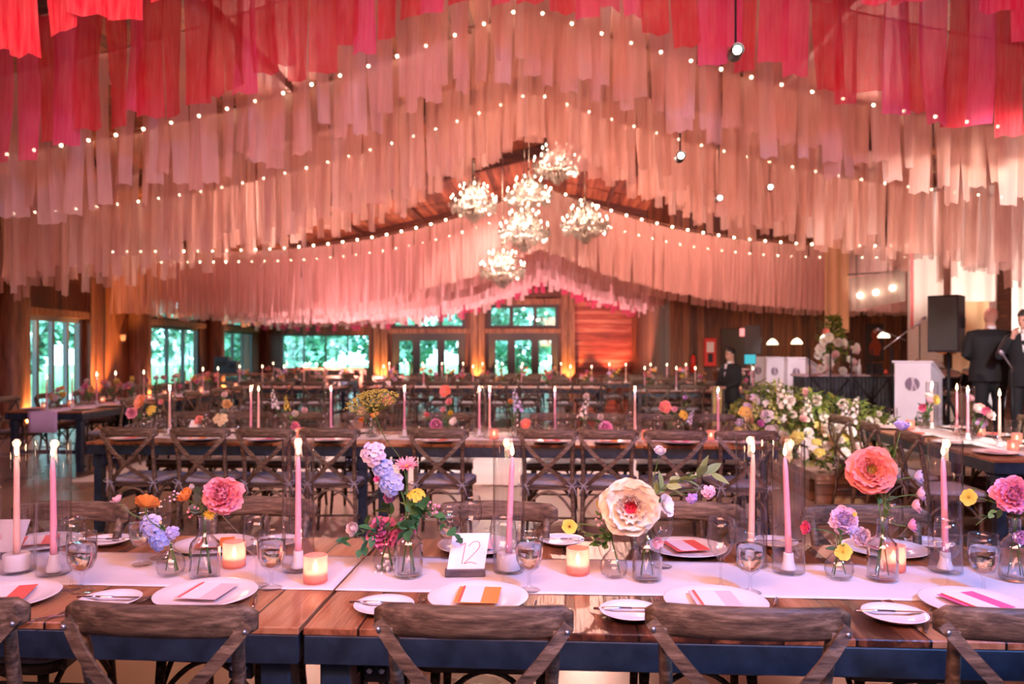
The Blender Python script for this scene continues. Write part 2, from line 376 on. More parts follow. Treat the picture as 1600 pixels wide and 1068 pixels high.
# ------------------------------------------------------------------ the hall
BW = 30.0                                               # hall y of the back wall
XR = -0.35                                              # hall x of the ridge
def EAVE(x): return 6.75 - 0.225 * abs(x - XR)          # underside of the roof
struct('floor', MB().box((0, 13, -0.1), (34, 38, 0.2)), M['floor'])
for nm, x0, x1 in (('ceiling_left', -15, XR), ('ceiling_right', XR, 15)):
    mb = MB(); vs = []
    for y in (-5, 32):
        for x in (x0, x1): vs += [(x, y, EAVE(x)), (x, y, EAVE(x) + 0.15)]
    mb.add(vs, [(0, 2, 6, 4), (1, 5, 7, 3), (0, 1, 3, 2), (4, 6, 7, 5), (0, 4, 5, 1), (2, 3, 7, 6)], smooth=False)
    struct(nm, mb, M['ceil'])
for k, y in enumerate((2.5, 8.5, 14.6, 19.6, 25.0)):
    mb = MB()
    for s in (-1, 1):
        x1 = XR + s * 12.5
        mb.tube([(XR, y, EAVE(XR) - 0.13), (x1, y, EAVE(x1) - 0.13)], 1.0, flat=(0.16, 0.30), up=(0, 0, 1))
    struct('trim_beam_%d' % (k + 1), mb, M['beam'])
mb = MB()
for s in (-1, 1):
    for j in range(1, 6): 
        x = XR + s * j * 2.0; mb.box((x, 13.5, EAVE(x) - 0.06), (0.09, 36, 0.12))
struct('trim_purlins', mb, M['beam'])

# left wall: runs from (-8.75,0) back and slightly outwards
LA = V((-8.7, 0, 0)); LB = V((-11.75, 30, 0)); LD = (LB - LA).normalized(); LN = V((LD.y, -LD.x, 0))
LROT = atan2(LD.y, LD.x)
def LP(px):                                             # distance along the left wall met by a pixel column
    d = _hall((px - 800) / FPX, 1, 0); d.z = 0
    # LA + u LD = t d
    det = LD.x * (-d.y) + d.x * LD.y
    return ((-LA.x) * (-d.y) - (-d.x) * (-LA.y)) / det
def LW(u, n, z): return LA + LD * u + LN * n + V((0, 0, z))
Mleft = Matrix.Translation(LA) @ Matrix.Rotation(LROT, 4, 'Z')   # local x runs along the wall, local -y into the room
def wall_with_holes(name, m, L0, L1, H, holes, MAT, th=0.2, topfn=None):
    """a wall in its own frame (x along, y thickness away from the room) with rectangular openings"""
    mb = MB(); xs = sorted({L0, L1} | {h[0] for h in holes} | {h[1] for h in holes})
    for a, b in zip(xs, xs[1:]):
        zs = [0.0]; hh = sorted([h for h in holes if h[0] <= a + 1e-6 and h[1] >= b - 1e-6], key=lambda h: h[2])
        z = 0.0
        for h in hh:
            if h[2] > z: mb.box(((a + b) / 2, th / 2, (z + h[2]) / 2), (b - a, th, h[2] - z), MAT)
            z = h[3]
        top = H
        mb.box(((a + b) / 2, th / 2, (z + top) / 2), (b - a, th, top - z), MAT)
    return struct(name, mb, m)
def window(name, MAT, x0, x1, z0, z1, nx, nz=1, fr=0.06, m='frame', splits=None, depth=0.1, fw=None):
    t = bpy.data.objects.new(name, None); COL.objects.link(t); t['kind'] = 'structure'
    mb = MB(); y = 0.08
    mb.box(((x0 + x1) / 2, y, z1 - fr / 2), (x1 - x0, depth, fr), MAT); mb.box(((x0 + x1) / 2, y, z0 + fr / 2), (x1 - x0, depth, fr), MAT)
    cols = [x0 + (x1 - x0) * i / nx for i in range(nx + 1)]; rows = splits or [z0 + (z1 - z0) * i / nz for i in range(nz + 1)]
    for i, x in enumerate(cols):
        w = fr if 0 < i < nx else fr; xx = min(max(x, x0 + fr / 2), x1 - fr / 2)
        mb.box((xx, y, (z0 + z1) / 2), (w, depth * .9, z1 - z0 - 2 * fr), MAT)
    for z in rows[1:-1]: mb.box(((x0 + x1) / 2, y, z), (x1 - x0 - 2 * fr, depth * .8, fr * 1.2), MAT)
    f = mb.build('window_frame', M[m], t, kind='structure')
    for a, b in zip(cols, cols[1:]):
        MB().box(((a + b) / 2, y, (z0 + z1) / 2), (b - a - fr, 0.008, z1 - z0 - 2 * fr), MAT).build('glass_pane', M['pane'], t, kind='structure')
    return t
# openings of the left wall (distance along the wall)
lu = {k: LP(k) for k in (36, 130, 237, 312, 350, 396)}
hl = [(lu[36], lu[130], 0.02, 2.2), (lu[237], lu[312], 0.5, 2.2), (lu[237], lu[312], 2.36, 3.0), (lu[350], lu[396], 0.5, 2.2), (lu[350], lu[396], 2.36, 3.0)]
wall_with_holes('wall_left', M['wallwood'], -5, 30.2, 4.6, hl, Mleft)
window('door_1', Mleft, lu[36], lu[130], 0.02, 2.2, 4, 1, 0.09, 'alu')
window('window_1', Mleft, lu[237], lu[312], 0.5, 2.2, 3, 1, 0.08)
window('window_2', Mleft, lu[237], lu[312], 2.36, 3.0, 3, 1, 0.08)
window('window_3', Mleft, lu[350], lu[396], 0.5, 2.2, 3, 1, 0.08)
window('window_4', Mleft, lu[350], lu[396], 2.36, 3.0, 3, 1, 0.08)
# timber posts and lintels on the left wall
mb = MB()
for px in (32, 136): mb.box((LP(px), -0.05, 2.3), (0.16, 0.14, 4.6), Mleft)
struct('trim_posts_left', mb, M['post'])
mb = MB()
for px in (8, 208, 330): mb.lathe([(0.30, 0), (0.29, 4.5)], 14, Matrix.Translation(LW(LP(px), 0.12, 0)))
struct('trim_log_columns', mb, M['post'])
mb = MB()
for a, b in ((30, 134), (230, 318), (345, 402)):
    mb.box(((LP(a) + LP(b)) / 2, -0.04, 2.28), (LP(b) - LP(a), 0.12, 0.15), Mleft)
struct('trim_lintels_left', mb, M['post'])

# back wall at y = BW
MBK = Matrix.Translation((0, BW, 0))
bx = {k: YP(k, BW).x for k in (396, 440, 577, 612, 727, 762, 873, 895, 1042)}
zt = 3.32
hb = [(bx[440], bx[577], 0.75, 2.14), (bx[612], bx[727], 0.02, 2.2), (bx[612], bx[727], 2.36, zt), (bx[762], bx[873], 0.02, 2.2), (bx[762], bx[873], 2.36, zt)]
wall_with_holes('wall_back', M['wallwood'], -12.6, bx[895], 7.2, hb, MBK)
window('window_5', MBK, bx[440], bx[577], 0.75, 2.14, 4, 1, 0.05)
window('door_2', MBK, bx[612], bx[727], 0.02, 2.2, 3, 1, 0.30, 'frame')
window('window_6', MBK, bx[612], bx[727], 2.36, zt, 3, 1, 0.14, 'frame')
window('door_3', MBK, bx[762], bx[873], 0.02, 2.2, 3, 1, 0.30, 'frame')
window('window_7', MBK, bx[762], bx[873], 2.36, zt, 3, 1, 0.14, 'frame')
struct('wall_back_right', MB().box(((bx[895] + bx[1042]) / 2 + 0.4, BW + 0.1, 3.6), (bx[1042] - bx[895] + 0.8, 0.2, 7.2)), M['redboards'])
mb = MB()
for px in (590, 602, 742, 753, 882, 893, 1036): mb.box((YP(px, BW).x, BW - 0.07, 2.6), (0.26, 0.18, 5.2), bev=0.01)
for a, b in ((606, 735), (756, 878)):
    xa, xb = YP(a, BW).x, YP(b, BW).x
    mb.box(((xa + xb) / 2, BW - 0.04, 2.28), (xb - xa, 0.14, 0.18)); mb.box(((xa + xb) / 2, BW - 0.04, zt + 0.1), (xb - xa, 0.14, 0.22))
struct('trim_posts_back', mb, M['post'])
# gable vent box and beam above the middle window
xa = YP(818, BW).x
mb = MB().box((xa + .3, BW - 0.06, 3.78), (2.4, 0.1, 0.28))
struct('trim_gable_beam', mb, M['beam'])

# inner wall (y = 20) beside the bar, return wall, right wall
IY = 20.0
ix = YP(1047, IY).x
struct('wall_inner', MB().box(((ix + 9.6) / 2, IY + 0.1, 3.1), (9.6 - ix, 0.2, 6.2)), M['wallwood'])
struct('wall_return', MB().box((ix + 0.1, (IY + BW) / 2 + 0.1, 3.1), (0.2, BW - IY - 0.2, 6.2)), M['wallwoody'])
m_brick, _nt, _bb, _oo = newmat('dark_brick')
_tc = N(_nt, 'ShaderNodeTexCoord'); _mp = N(_nt, 'ShaderNodeMapping'); _mp.inputs['Rotation'].default_value = (0, pi / 2, pi / 2)
_br = N(_nt, 'ShaderNodeTexBrick'); _br.inputs['Scale'].default_value = 1.0; _br.inputs['Brick Width'].default_value = 0.30; _br.inputs['Row Height'].default_value = 0.10
_br.inputs['Mortar Size'].default_value = 0.008; _br.inputs['Color1'].default_value = (0.15, 0.05, 0.03, 1); _br.inputs['Color2'].default_value = (0.09, 0.03, 0.02, 1); _br.inputs['Mortar'].default_value = (0.04, 0.02, 0.015, 1)
_nt.links.new(_tc.outputs['Object'], _mp.inputs[0]); _nt.links.new(_mp.outputs[0], _br.inputs['Vector']); _nt.links.new(_br.outputs[0], _bb.inputs['Base Color'])
struct('wall_right', MB().box((9.7, 8.6, 3.0), (0.2, 27.2, 6.0)), m_brick)
struct('wall_behind', MB().box((0, -4.9, 3.4), (26, 0.2, 6.8)), M['wallwood'])

# dance floor and stage
dl, dr = G(110, 752, 0), G(1165, 754, 0)
struct('floor_dance_vinyl', MB().box(((dl.x + 2.45) / 2, (dl.y + 13.2) / 2, 0.006), (2.45 - dl.x, 13.2 - dl.y, 0.012)), M['vinyl'])
SZ = 0.3; SX0 = 2.55; SY0 = 7.7
mb = MB(); mb.box(((SX0 + 9.6) / 2, (SY0 + 19.9) / 2, SZ - 0.03), (9.6 - SX0, 19.9 - SY0, 0.06))
st = struct('floor_stage', mb, M['stage'])
mb = MB(); mb.box(((SX0 + 9.6) / 2, SY0 + 0.05, (SZ - 0.06) / 2), (9.6 - SX0 - .02, 0.06, SZ - 0.06)); mb.box((SX0 + 0.04, (SY0 + 19.9) / 2 + .1, (SZ - .06) / 2), (0.06, 19.9 - SY0 - .3, SZ - 0.06))
struct('trim_stage_face', mb, M['stagez'])

# outside: lawn, trees
struct('ground_outside', MB().box((0, 50, -0.35), (120, 90, 0.2)), noisy('lawn', (0.05, 0.16, 0.05), (0.12, 0.28, 0.08), 3, 0.9))
m_tree = noisy('tree_leaves', (0.10, 0.32, 0.26), (0.34, 0.62, 0.50), 6, 0.8)
def tree(name, label, x, y, r, h, n, sd, cat='tree'):
    rnd = random.Random(sd); t = thing(name, label, cat, (x, y, -0.25), 0, 'trees outside the windows')
    MB().tube([(0, 0, 0), (0.1, 0, h * .3), (0.0, 0.1, h * .6)], [0.22, 0.17, 0.1], 8).build('trunk', M['post'], t)
    mb = MB(); vs = []; fs = []
    for i in range(n):
        a = rnd.uniform(0, 2 * pi); u = rnd.uniform(-1, 1); q = rnd.uniform(0.72, 1.0)
        k = 1 + 0.22 * sin(a * 3 + sd) + 0.15 * sin(u * 7 + sd)
        c = V((r * q * k * sqrt(1 - u * u) * cos(a), r * q * k * sqrt(1 - u * u) * sin(a), h * 0.56 + h * 0.46 * q * u))
        s = rnd.uniform(0.18, 0.34); R = Matrix.Translation(c) @ Matrix.Rotation(rnd.uniform(0, 6.3), 4, 'Z') @ Matrix.Rotation(rnd.uniform(-1.2, 1.2), 4, 'X')
        mb.add([(-s * .5, -s, 0), (s * .5, -s, 0.05), (s * .6, s * .6, 0), (0, s * 1.1, -.06), (-s * .6, s * .6, 0.04)], [(0, 1, 2, 3, 4)], R, smooth=False)
    mb.build('crown', m_tree, t)
tx = [(-27, 20), (-25, 29), (-20, 40), (-14.5, 42), (-8.5, 45), (-2.2, 44), (4.2, 43), (10, 47), (-21, 48), (-31, 38), (-11.5, 52), (-5.3, 53), (1.2, 52), (-17.5, 56), (7.5, 54), (-18.2, 30.5), (-25.0, 34.5)]
for i, (x, y) in enumerate(tx):
    tree('garden_tree', 'leafy green tree standing outside beyond the windows', x, y, random.Random(i).uniform(2.4, 2.9) if i < 15 else 1.7, random.Random(i + 50).uniform(5.5, 8), 1500, i)

# ------------------------------------------------------------------ ribbon swags
RAP, RSAG = 5.40, 3.65
def rope_z(x, Y=0):
    u = abs(x - XR)
    if Y > 14: return 3.75 + 1.42 * max(0, 1 - u / 8.0) ** 2.6
    return RSAG + (RAP - RSAG) * (1 - min(u, 13) / 9.0) ** 2
def ribbon_mesh(sd, w, L, m):
    r = random.Random(sd); p1, p2, p3 = r.uniform(0, 6), r.uniform(0, 6), r.uniform(-.35, .35); tw = r.uniform(-.5, .5)
    def fn(u, v):
        x = (v - .5) * w * (1 - 0.12 * u * r.random() * 0); z = -u * L
        a = tw * u + 0.12 * sin(5 * u + p1); y = 0.018 * sin(v * 5 + p2 + u * 2) * (0.3 + u)
        if u >= .999: z -= 0.012 * sin(v * 9 + p3 * 9)
        xx = x * cos(a) - y * sin(a) + 0.03 * p3 * u * u + 0.012 * sin(4 * u + p1); yy = x * sin(a) + y * cos(a) + 0.02 * sin(3 * u + p2)
        return (xx, yy, z)
    mb = MB().grid(fn, 9, 3)
    return mb.mesh('ribbon', m)
RM = {}
def ribbons(kind, w, L, mats, nv=7):
    key = (kind, round(w, 3), round(L, 2))
    if key not in RM: RM[key] = [ribbon_mesh(hash((len(RM), i)) % 9999, w, L, M[mats[i % len(mats)]]) for i in range(nv)]
    return RM[key]
def swag(label, Y, L, w, mats, step, x0=None, x1=None, jit=0.3, group=None, lights=None, twist=0.5, lj=0.1):
    r = random.Random(int(Y * 100)); half = Y * 0.70 + 0.5
    lo = max(-half - 0.6, -8.5 - 0.1 * Y) if x0 is None else x0; hi = min(half, 9.4) if x1 is None else x1
    t = thing('ribbon_swag', label, 'ribbon swag', (XR, Y, RAP), 0)
    pts = [(x, Y, rope_z(x, Y)) for x in [lo + (hi - lo) * i / 60 for i in range(61)]]
    MB().tube([(p[0] - XR, 0, p[2] - RAP) for p in pts], 0.009, 5).build('cord', M['cord'], t)
    ms = ribbons('r', w, L, mats); xs = []; x = lo + 0.05
    while x < hi: xs.append(x); x += step * r.uniform(1 - jit, 1 + jit)
    keep = set(range(len(xs)))
    if len(xs) > 100:
        order = sorted(range(len(xs)), key=lambda i: -abs(xs[i] - XR) if False else i % 3 == 0)  # parts are spread evenly
        keep = set(order[:100])
    stuff = MB()
    for i, x in enumerate(xs):
        me = ms[r.randrange(len(ms))]; rz = r.uniform(-twist, twist); sc = (1 + r.uniform(-lj, lj)) * (({10: .72, 11: .55}[int(Y)] * (1 - min(1, abs(x - XR) / 1.9)) + min(1, abs(x - XR) / 1.9)) if 10 < Y < 13 else 1); wv = r.uniform(.75, 1.15)
        loc = (x - XR, r.uniform(-.02, .02), rope_z(x, Y) - RAP)
        if i in keep: put('ribbon', me, t, loc, (0, r.uniform(-.03, .03), rz), (wv, 1, sc))
        else:
            R = Matrix.Translation(loc) @ Matrix.Rotation(rz, 4, 'Z') @ Matrix.Diagonal((wv, 1, sc, 1))
            stuff.add([v.co for v in me.vertices], [tuple(p.vertices) for p in me.polygons], R)
    if stuff.v: stuff.build('ribbons_between', ms[0].materials[0], t, kind='stuff')
    return t
BULB = MB().ball((0, 0, 0), 0.019, 8).mesh('bulb', M['bulb'])
def light_string(label, Y, dz, step, lo=None, hi=None, sc=1.0, dy=-0.06):
    half = Y * 0.70; lo = max(-half - 0.5, -8.5 - 0.1 * Y) if lo is None else lo; hi = min(half, 9.4) if hi is None else hi
    t = thing('string_light', label, 'string lights', (XR, Y + dy, RAP), 0)
    MB().tube([(lo + (hi - lo) * i / 60 - XR, 0, rope_z(lo + (hi - lo) * i / 60, Y) - RAP + dz) for i in range(61)], 0.006, 4).build('cable', M['cord'], t)
    x = lo + step / 2; n = 0
    while x < hi and n < 100:
        put('bulb', BULB, t, (x - XR, 0, rope_z(x, Y) - RAP + dz - 0.02), scale=(sc, sc, sc)); x += step; n += 1
B, BW_, C_, F_ = 'blush', 'blushw', 'coral', 'fuchsia'
swag('deep red chiffon ribbon swag nearest overhead, at the top corners', 4.7, 0.95, 0.24, [C_], 0.20, twist=.4)
swag('hot pink and red chiffon ribbon swag second from the photographer', 6.0, 1.05, 0.20, [C_, F_], 0.17, twist=.4)
swag('blush ribbon swag hanging directly behind the hot pink one', 6.8, 1.35, 0.14, [B, BW_], 0.115)
swag('blush ribbon swag carrying the upper string of bulbs', 8.75, 1.5, 0.125, [B, BW_, B], 0.10)
swag('blush ribbon swag between the two bulb strings of the near ceiling drape', 10.2, 1.42, 0.12, [B, B, BW_], 0.125)
swag('last and lowest blush ribbon swag of the near ceiling drape, with bulbs', 11.6, 1.02, 0.125, [BW_, B], 0.125, lj=.14)
light_string('upper string of warm bulbs across the near ceiling drape', 8.7, 0.0, 0.33)
light_string('second string of warm bulbs, lower across the near ceiling drape', 11.55, 0.0, 0.33)
FB, FW = 'blushf', 'blushg'
swag('first blush ribbon swag of the far ceiling drape, behind the chandeliers', 17.0, 1.40, 0.115, [FB], 0.092, lj=.02, twist=.2, jit=.15)
swag('far ribbon swag under the lower far string of bulbs', 18.9, 1.40, 0.12, [FB], 0.105, lj=.02, twist=.2)
swag('far ribbon swag, third back behind the chandeliers', 21.0, 1.40, 0.13, [FB, FW], 0.12, lj=.03, twist=.2)
swag('far ribbon swag, fourth back behind the chandeliers', 23.2, 1.40, 0.14, [FW], 0.13, x0=-10.3, x1=5.5, lj=.03, twist=.2)
swag('far ribbon swag, pale one just before the fuchsia fringe', 25.3, 1.40, 0.15, [FW], 0.14, x0=-10.5, x1=5.2, lj=.04, twist=.2)
swag('farthest fuchsia ribbon swag in front of the back windows', 27.2, 1.42, 0.15, [F_, F_, FW], 0.15, x0=-11, x1=4.6, twist=.3)
light_string('bulb string along the top edge of the far drape', 16.9, 0.02, 0.33, sc=1.25)
light_string('bulb string just below the top edge of the far drape', 18.8, 0.0, 0.33, sc=1.25)
# ------------------------------------------------------------------ tables
def make_table(L, label, W=1.0, group=None):
    t = thing('farm_table', label, 'table', group=group); H = 0.76
    mb = MB().box((0, 0, H - 0.011), (L - 0.012, W, 0.022), bev=0.003); mb.build('tabletop', M['table'], t)
    mb = MB()
    for s in (-1, 1):
        mb.box((0, s * (W / 2 - 0.012), H - 0.062), (L - 0.016, 0.024, 0.080), bev=0.003)
        mb.box((s * (L / 2 - 0.022), 0, H - 0.062), (0.024, W - 0.05, 0.080), bev=0.003)
    mb.build('apron', M['apron'], t)
    for sx in (-1, 1):
        for sy in (-1, 1):
            x, y = sx * (L / 2 - 0.085), sy * (W / 2 - 0.075)
            mb = MB().box((x, y, (H - 0.036) / 2), (0.07, 0.07, H - 0.036), bev=0.004)
            lg = mb.build('leg', M['apron'], t)
            MB().box((x, y, H - 0.16), (0.085, 0.085, 0.10), bev=0.006).build('bracket', M['apron'], lg)
            xb = x - sx * 0.11
            b = MB().box((xb, y, H - 0.135), (0.07, 0.03, 0.075), bev=0.004); b.tube([(xb, y, H - 0.15), (xb - sx * .04, y, 0.55), (xb - sx * .03, y, 0.30)], 0.012, 6)
            b.build('brace', M['blackmetal'], lg)
            b = MB()
            for dx in ((-.017, .017)): b.lathe([(0.0, 0), (0.010, 0), (0.010, 0.010), (0.006, 0.014), (0.0, 0.014)], 6, Matrix.Translation((xb + dx, y + sy * 0.015, H - 0.135)) @ Matrix.Rotation(-sy * pi / 2, 4, 'X'))
            b.build('bolt', M['bolt'], lg)
    for sx in (-1, 1): MB().box((sx * (L / 2 - 0.085), 0, 0.25), (0.05, W - 0.22, 0.05), bev=0.004).build('cross_rail', M['apron'], t)
    return t
T1Y, T2Y = 2.57, 6.65
T1L = 2.6
tp = Proto(make_table(T1L, 'x'))
JX = -0.70
tp((JX - T1L / 2, T1Y, 0), 0, 'foreground plank table, left section up to the seam in the runner')
tp((JX + T1L / 2, T1Y, 0), 0, 'foreground plank table, middle section carrying the number 12 card')
tp((JX + 1.5 * T1L, T1Y, 0), 0, 'foreground plank table, end section past the right edge')
T2 = (-3.9, -1.5, 1.75)
t2a = make_table(T2[1] - T2[0], 'second-row plank table, left section behind the four close chairs'); t2a.location = ((T2[0] + T2[1]) / 2, T2Y, 0)
t2b = make_table(T2[2] - T2[1], 'second-row plank table, long right section ending beside the flower bank'); t2b.location = ((T2[1] + T2[2]) / 2, T2Y, 0)
far_table = Proto(make_table(2.44, 'x'))
def fit(px, py): return G(px, py, 0.76)
TABLES = []        # (center, rz, length)
# right-hand table running away from the camera
c = fit(1555, 718); TR = (V((c.x + 0.5, c.y + 1.22, 0)), pi / 2)
far_table(TR[0], TR[1], 'plank table by the right edge, end-on, its corner towards the flower bank')
# left-hand rows running away from the camera
c = fit(118, 643); LX = c.x - 0.42; LY = c.y
far_table((LX, LY + 1.22, 0), pi / 2, 'left-hand plank table seen end-on with a lilac cloth over its near end')
far_table((LX, LY + 3.70, 0), pi / 2, 'left-hand plank table just behind the one with the hanging cloth')
# rows across the far hall
T3Y = 15.9
c3 = [YP(577, T3Y).x + 1.22, YP(577, T3Y).x + 3.68]
far_table((c3[0], T3Y, 0), 0, 'far plank table in front of the left pair of garden doors')
far_table((c3[1], T3Y, 0), 0, 'far plank table in front of the central garden doors')
T4Y = 19.3
c4 = [YP(590, T4Y).x + 1.22, YP(590, T4Y).x + 3.68]
far_table((c4[0], T4Y, 0), 0, 'rearmost plank table before the left garden doors')
far_table((c4[1], T4Y, 0), 0, 'rearmost plank table before the central garden doors')
T5Y = 15.6; c5x = YP(443, T5Y).x
far_table((c5x, T5Y, 0), 0, 'far plank table in front of the wide picture window')
T6Y = 18.3; c6x = YP(1012, T6Y).x
far_table((c6x, T6Y, 0), 0, 'far plank table before the red board wall')
T7Y = 14.6; c7x = YP(1092, T7Y).x
far_table((c7x, T7Y, 0), 0, 'far plank table where the waiter stands', scale=1.0)
T8Y = 19.5; c8x = YP(480, T8Y).x
far_table((c8x, T8Y, 0), 0, 'rear plank table below the picture window')

def runner(name, label, x0, x1, y0, y1, over=None, z=0.7602, wave=0.0015, seam=False):
    mb = MB(); n = 40
    def fn(u, v):
        x = x0 + (x1 - x0) * u; y = y0 + (y1 - y0) * v
        return (x, y + 0.004 * sin(x * 3 + v * 2), z + 0.0022 + wave * (noise.noise(V((x * 3, y * 5, 1))) + .6 * noise.noise(V((x * 9, y * 12, 4)))))
    mb.grid(fn, 70, 14)
    o = mb.build(name, M['runner'])
    md = o.modifiers.new('thick', 'SOLIDIFY'); md.thickness = 0.0012
    o['label'] = label; o['category'] = 'table runner'; return o
ry0, ry1 = T1Y - 0.175, T1Y + 0.225
runner('table_runner', 'white linen runner along the left section of the foreground table', JX - T1L + .01, JX - 0.006, ry0, ry1)
runner('table_runner', 'white linen runner under the number 12 card on the foreground table', JX + 0.002, JX + T1L, ry0, ry1)
runner('table_runner', 'white linen runner on the foreground table past its right-hand section', JX + T1L + .003, JX + 2 * T1L, ry0, ry1)
runner('table_runner', 'pale runner on the left section of the second-row table', T2[0] + .02, T2[1] - .004, T2Y - .2, T2Y + .2)
runner('table_runner', 'pale runner on the long right section of the second-row table', T2[1] + .004, T2[2] - .02, T2Y - .2, T2Y + .2)
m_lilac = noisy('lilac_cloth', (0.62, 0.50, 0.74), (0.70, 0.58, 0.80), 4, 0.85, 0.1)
def draped_runner(label, x, ya, yb, drop, w=0.40, m=None):
    mb = MB(); pts = [(ya - .006, 0.76 - drop), (ya - .006, 0.70), (ya - .006, 0.757), (ya + .01, 0.7635)] + [(ya + (yb - ya) * i / 12, 0.7635) for i in range(1, 13)]
    vs = []; n = 8
    for (y, z) in pts:
        for j in range(n + 1): vs.append((x - w / 2 + w * j / n, y - 0.003 * abs(sin(j * 2.1)) * (z < .75), z))
    fs = [(i * (n + 1) + j, i * (n + 1) + j + 1, (i + 1) * (n + 1) + j + 1, (i + 1) * (n + 1) + j) for i in range(len(pts) - 1) for j in range(n)]
    mb.add(vs, fs); o = mb.build('table_runner', m or M['runner']); md = o.modifiers.new('thick', 'SOLIDIFY'); md.thickness = 0.0015
    o['label'] = label; o['category'] = 'table runner'
draped_runner('lilac runner hanging over the near end of the left-hand table', LX, LY, LY + 4.9, 0.26, 0.38, m_lilac)
draped_runner('pale runner along the end-on table at the right edge', TR[0].x, TR[0].y - 1.2, TR[0].y + 1.2, 0.0)
for xa, xb, y, lab in ((c3[0] - 1.2, c3[1] + 1.2, T3Y, 'pale runner along the far tables before the garden doors'), (c4[0] - 1.2, c4[1] + 1.2, T4Y, 'pale runner along the rearmost tables before the garden doors'),
                  (c5x - 1.2, c5x + 1.2, T5Y, 'pale runner on the far table in front of the picture window'), (c6x - 1.2, c6x + 1.2, T6Y, 'pale runner on the far table before the red board wall'), (c7x - 1.2, c7x + 1.2, T7Y, 'pale runner on the table where the waiter stands'), (c8x - 1.2, c8x + 1.2, T8Y, 'pale runner on the rear table below the picture window')):
    runner('table_runner', lab, xa, xb, y - .2, y + .2)

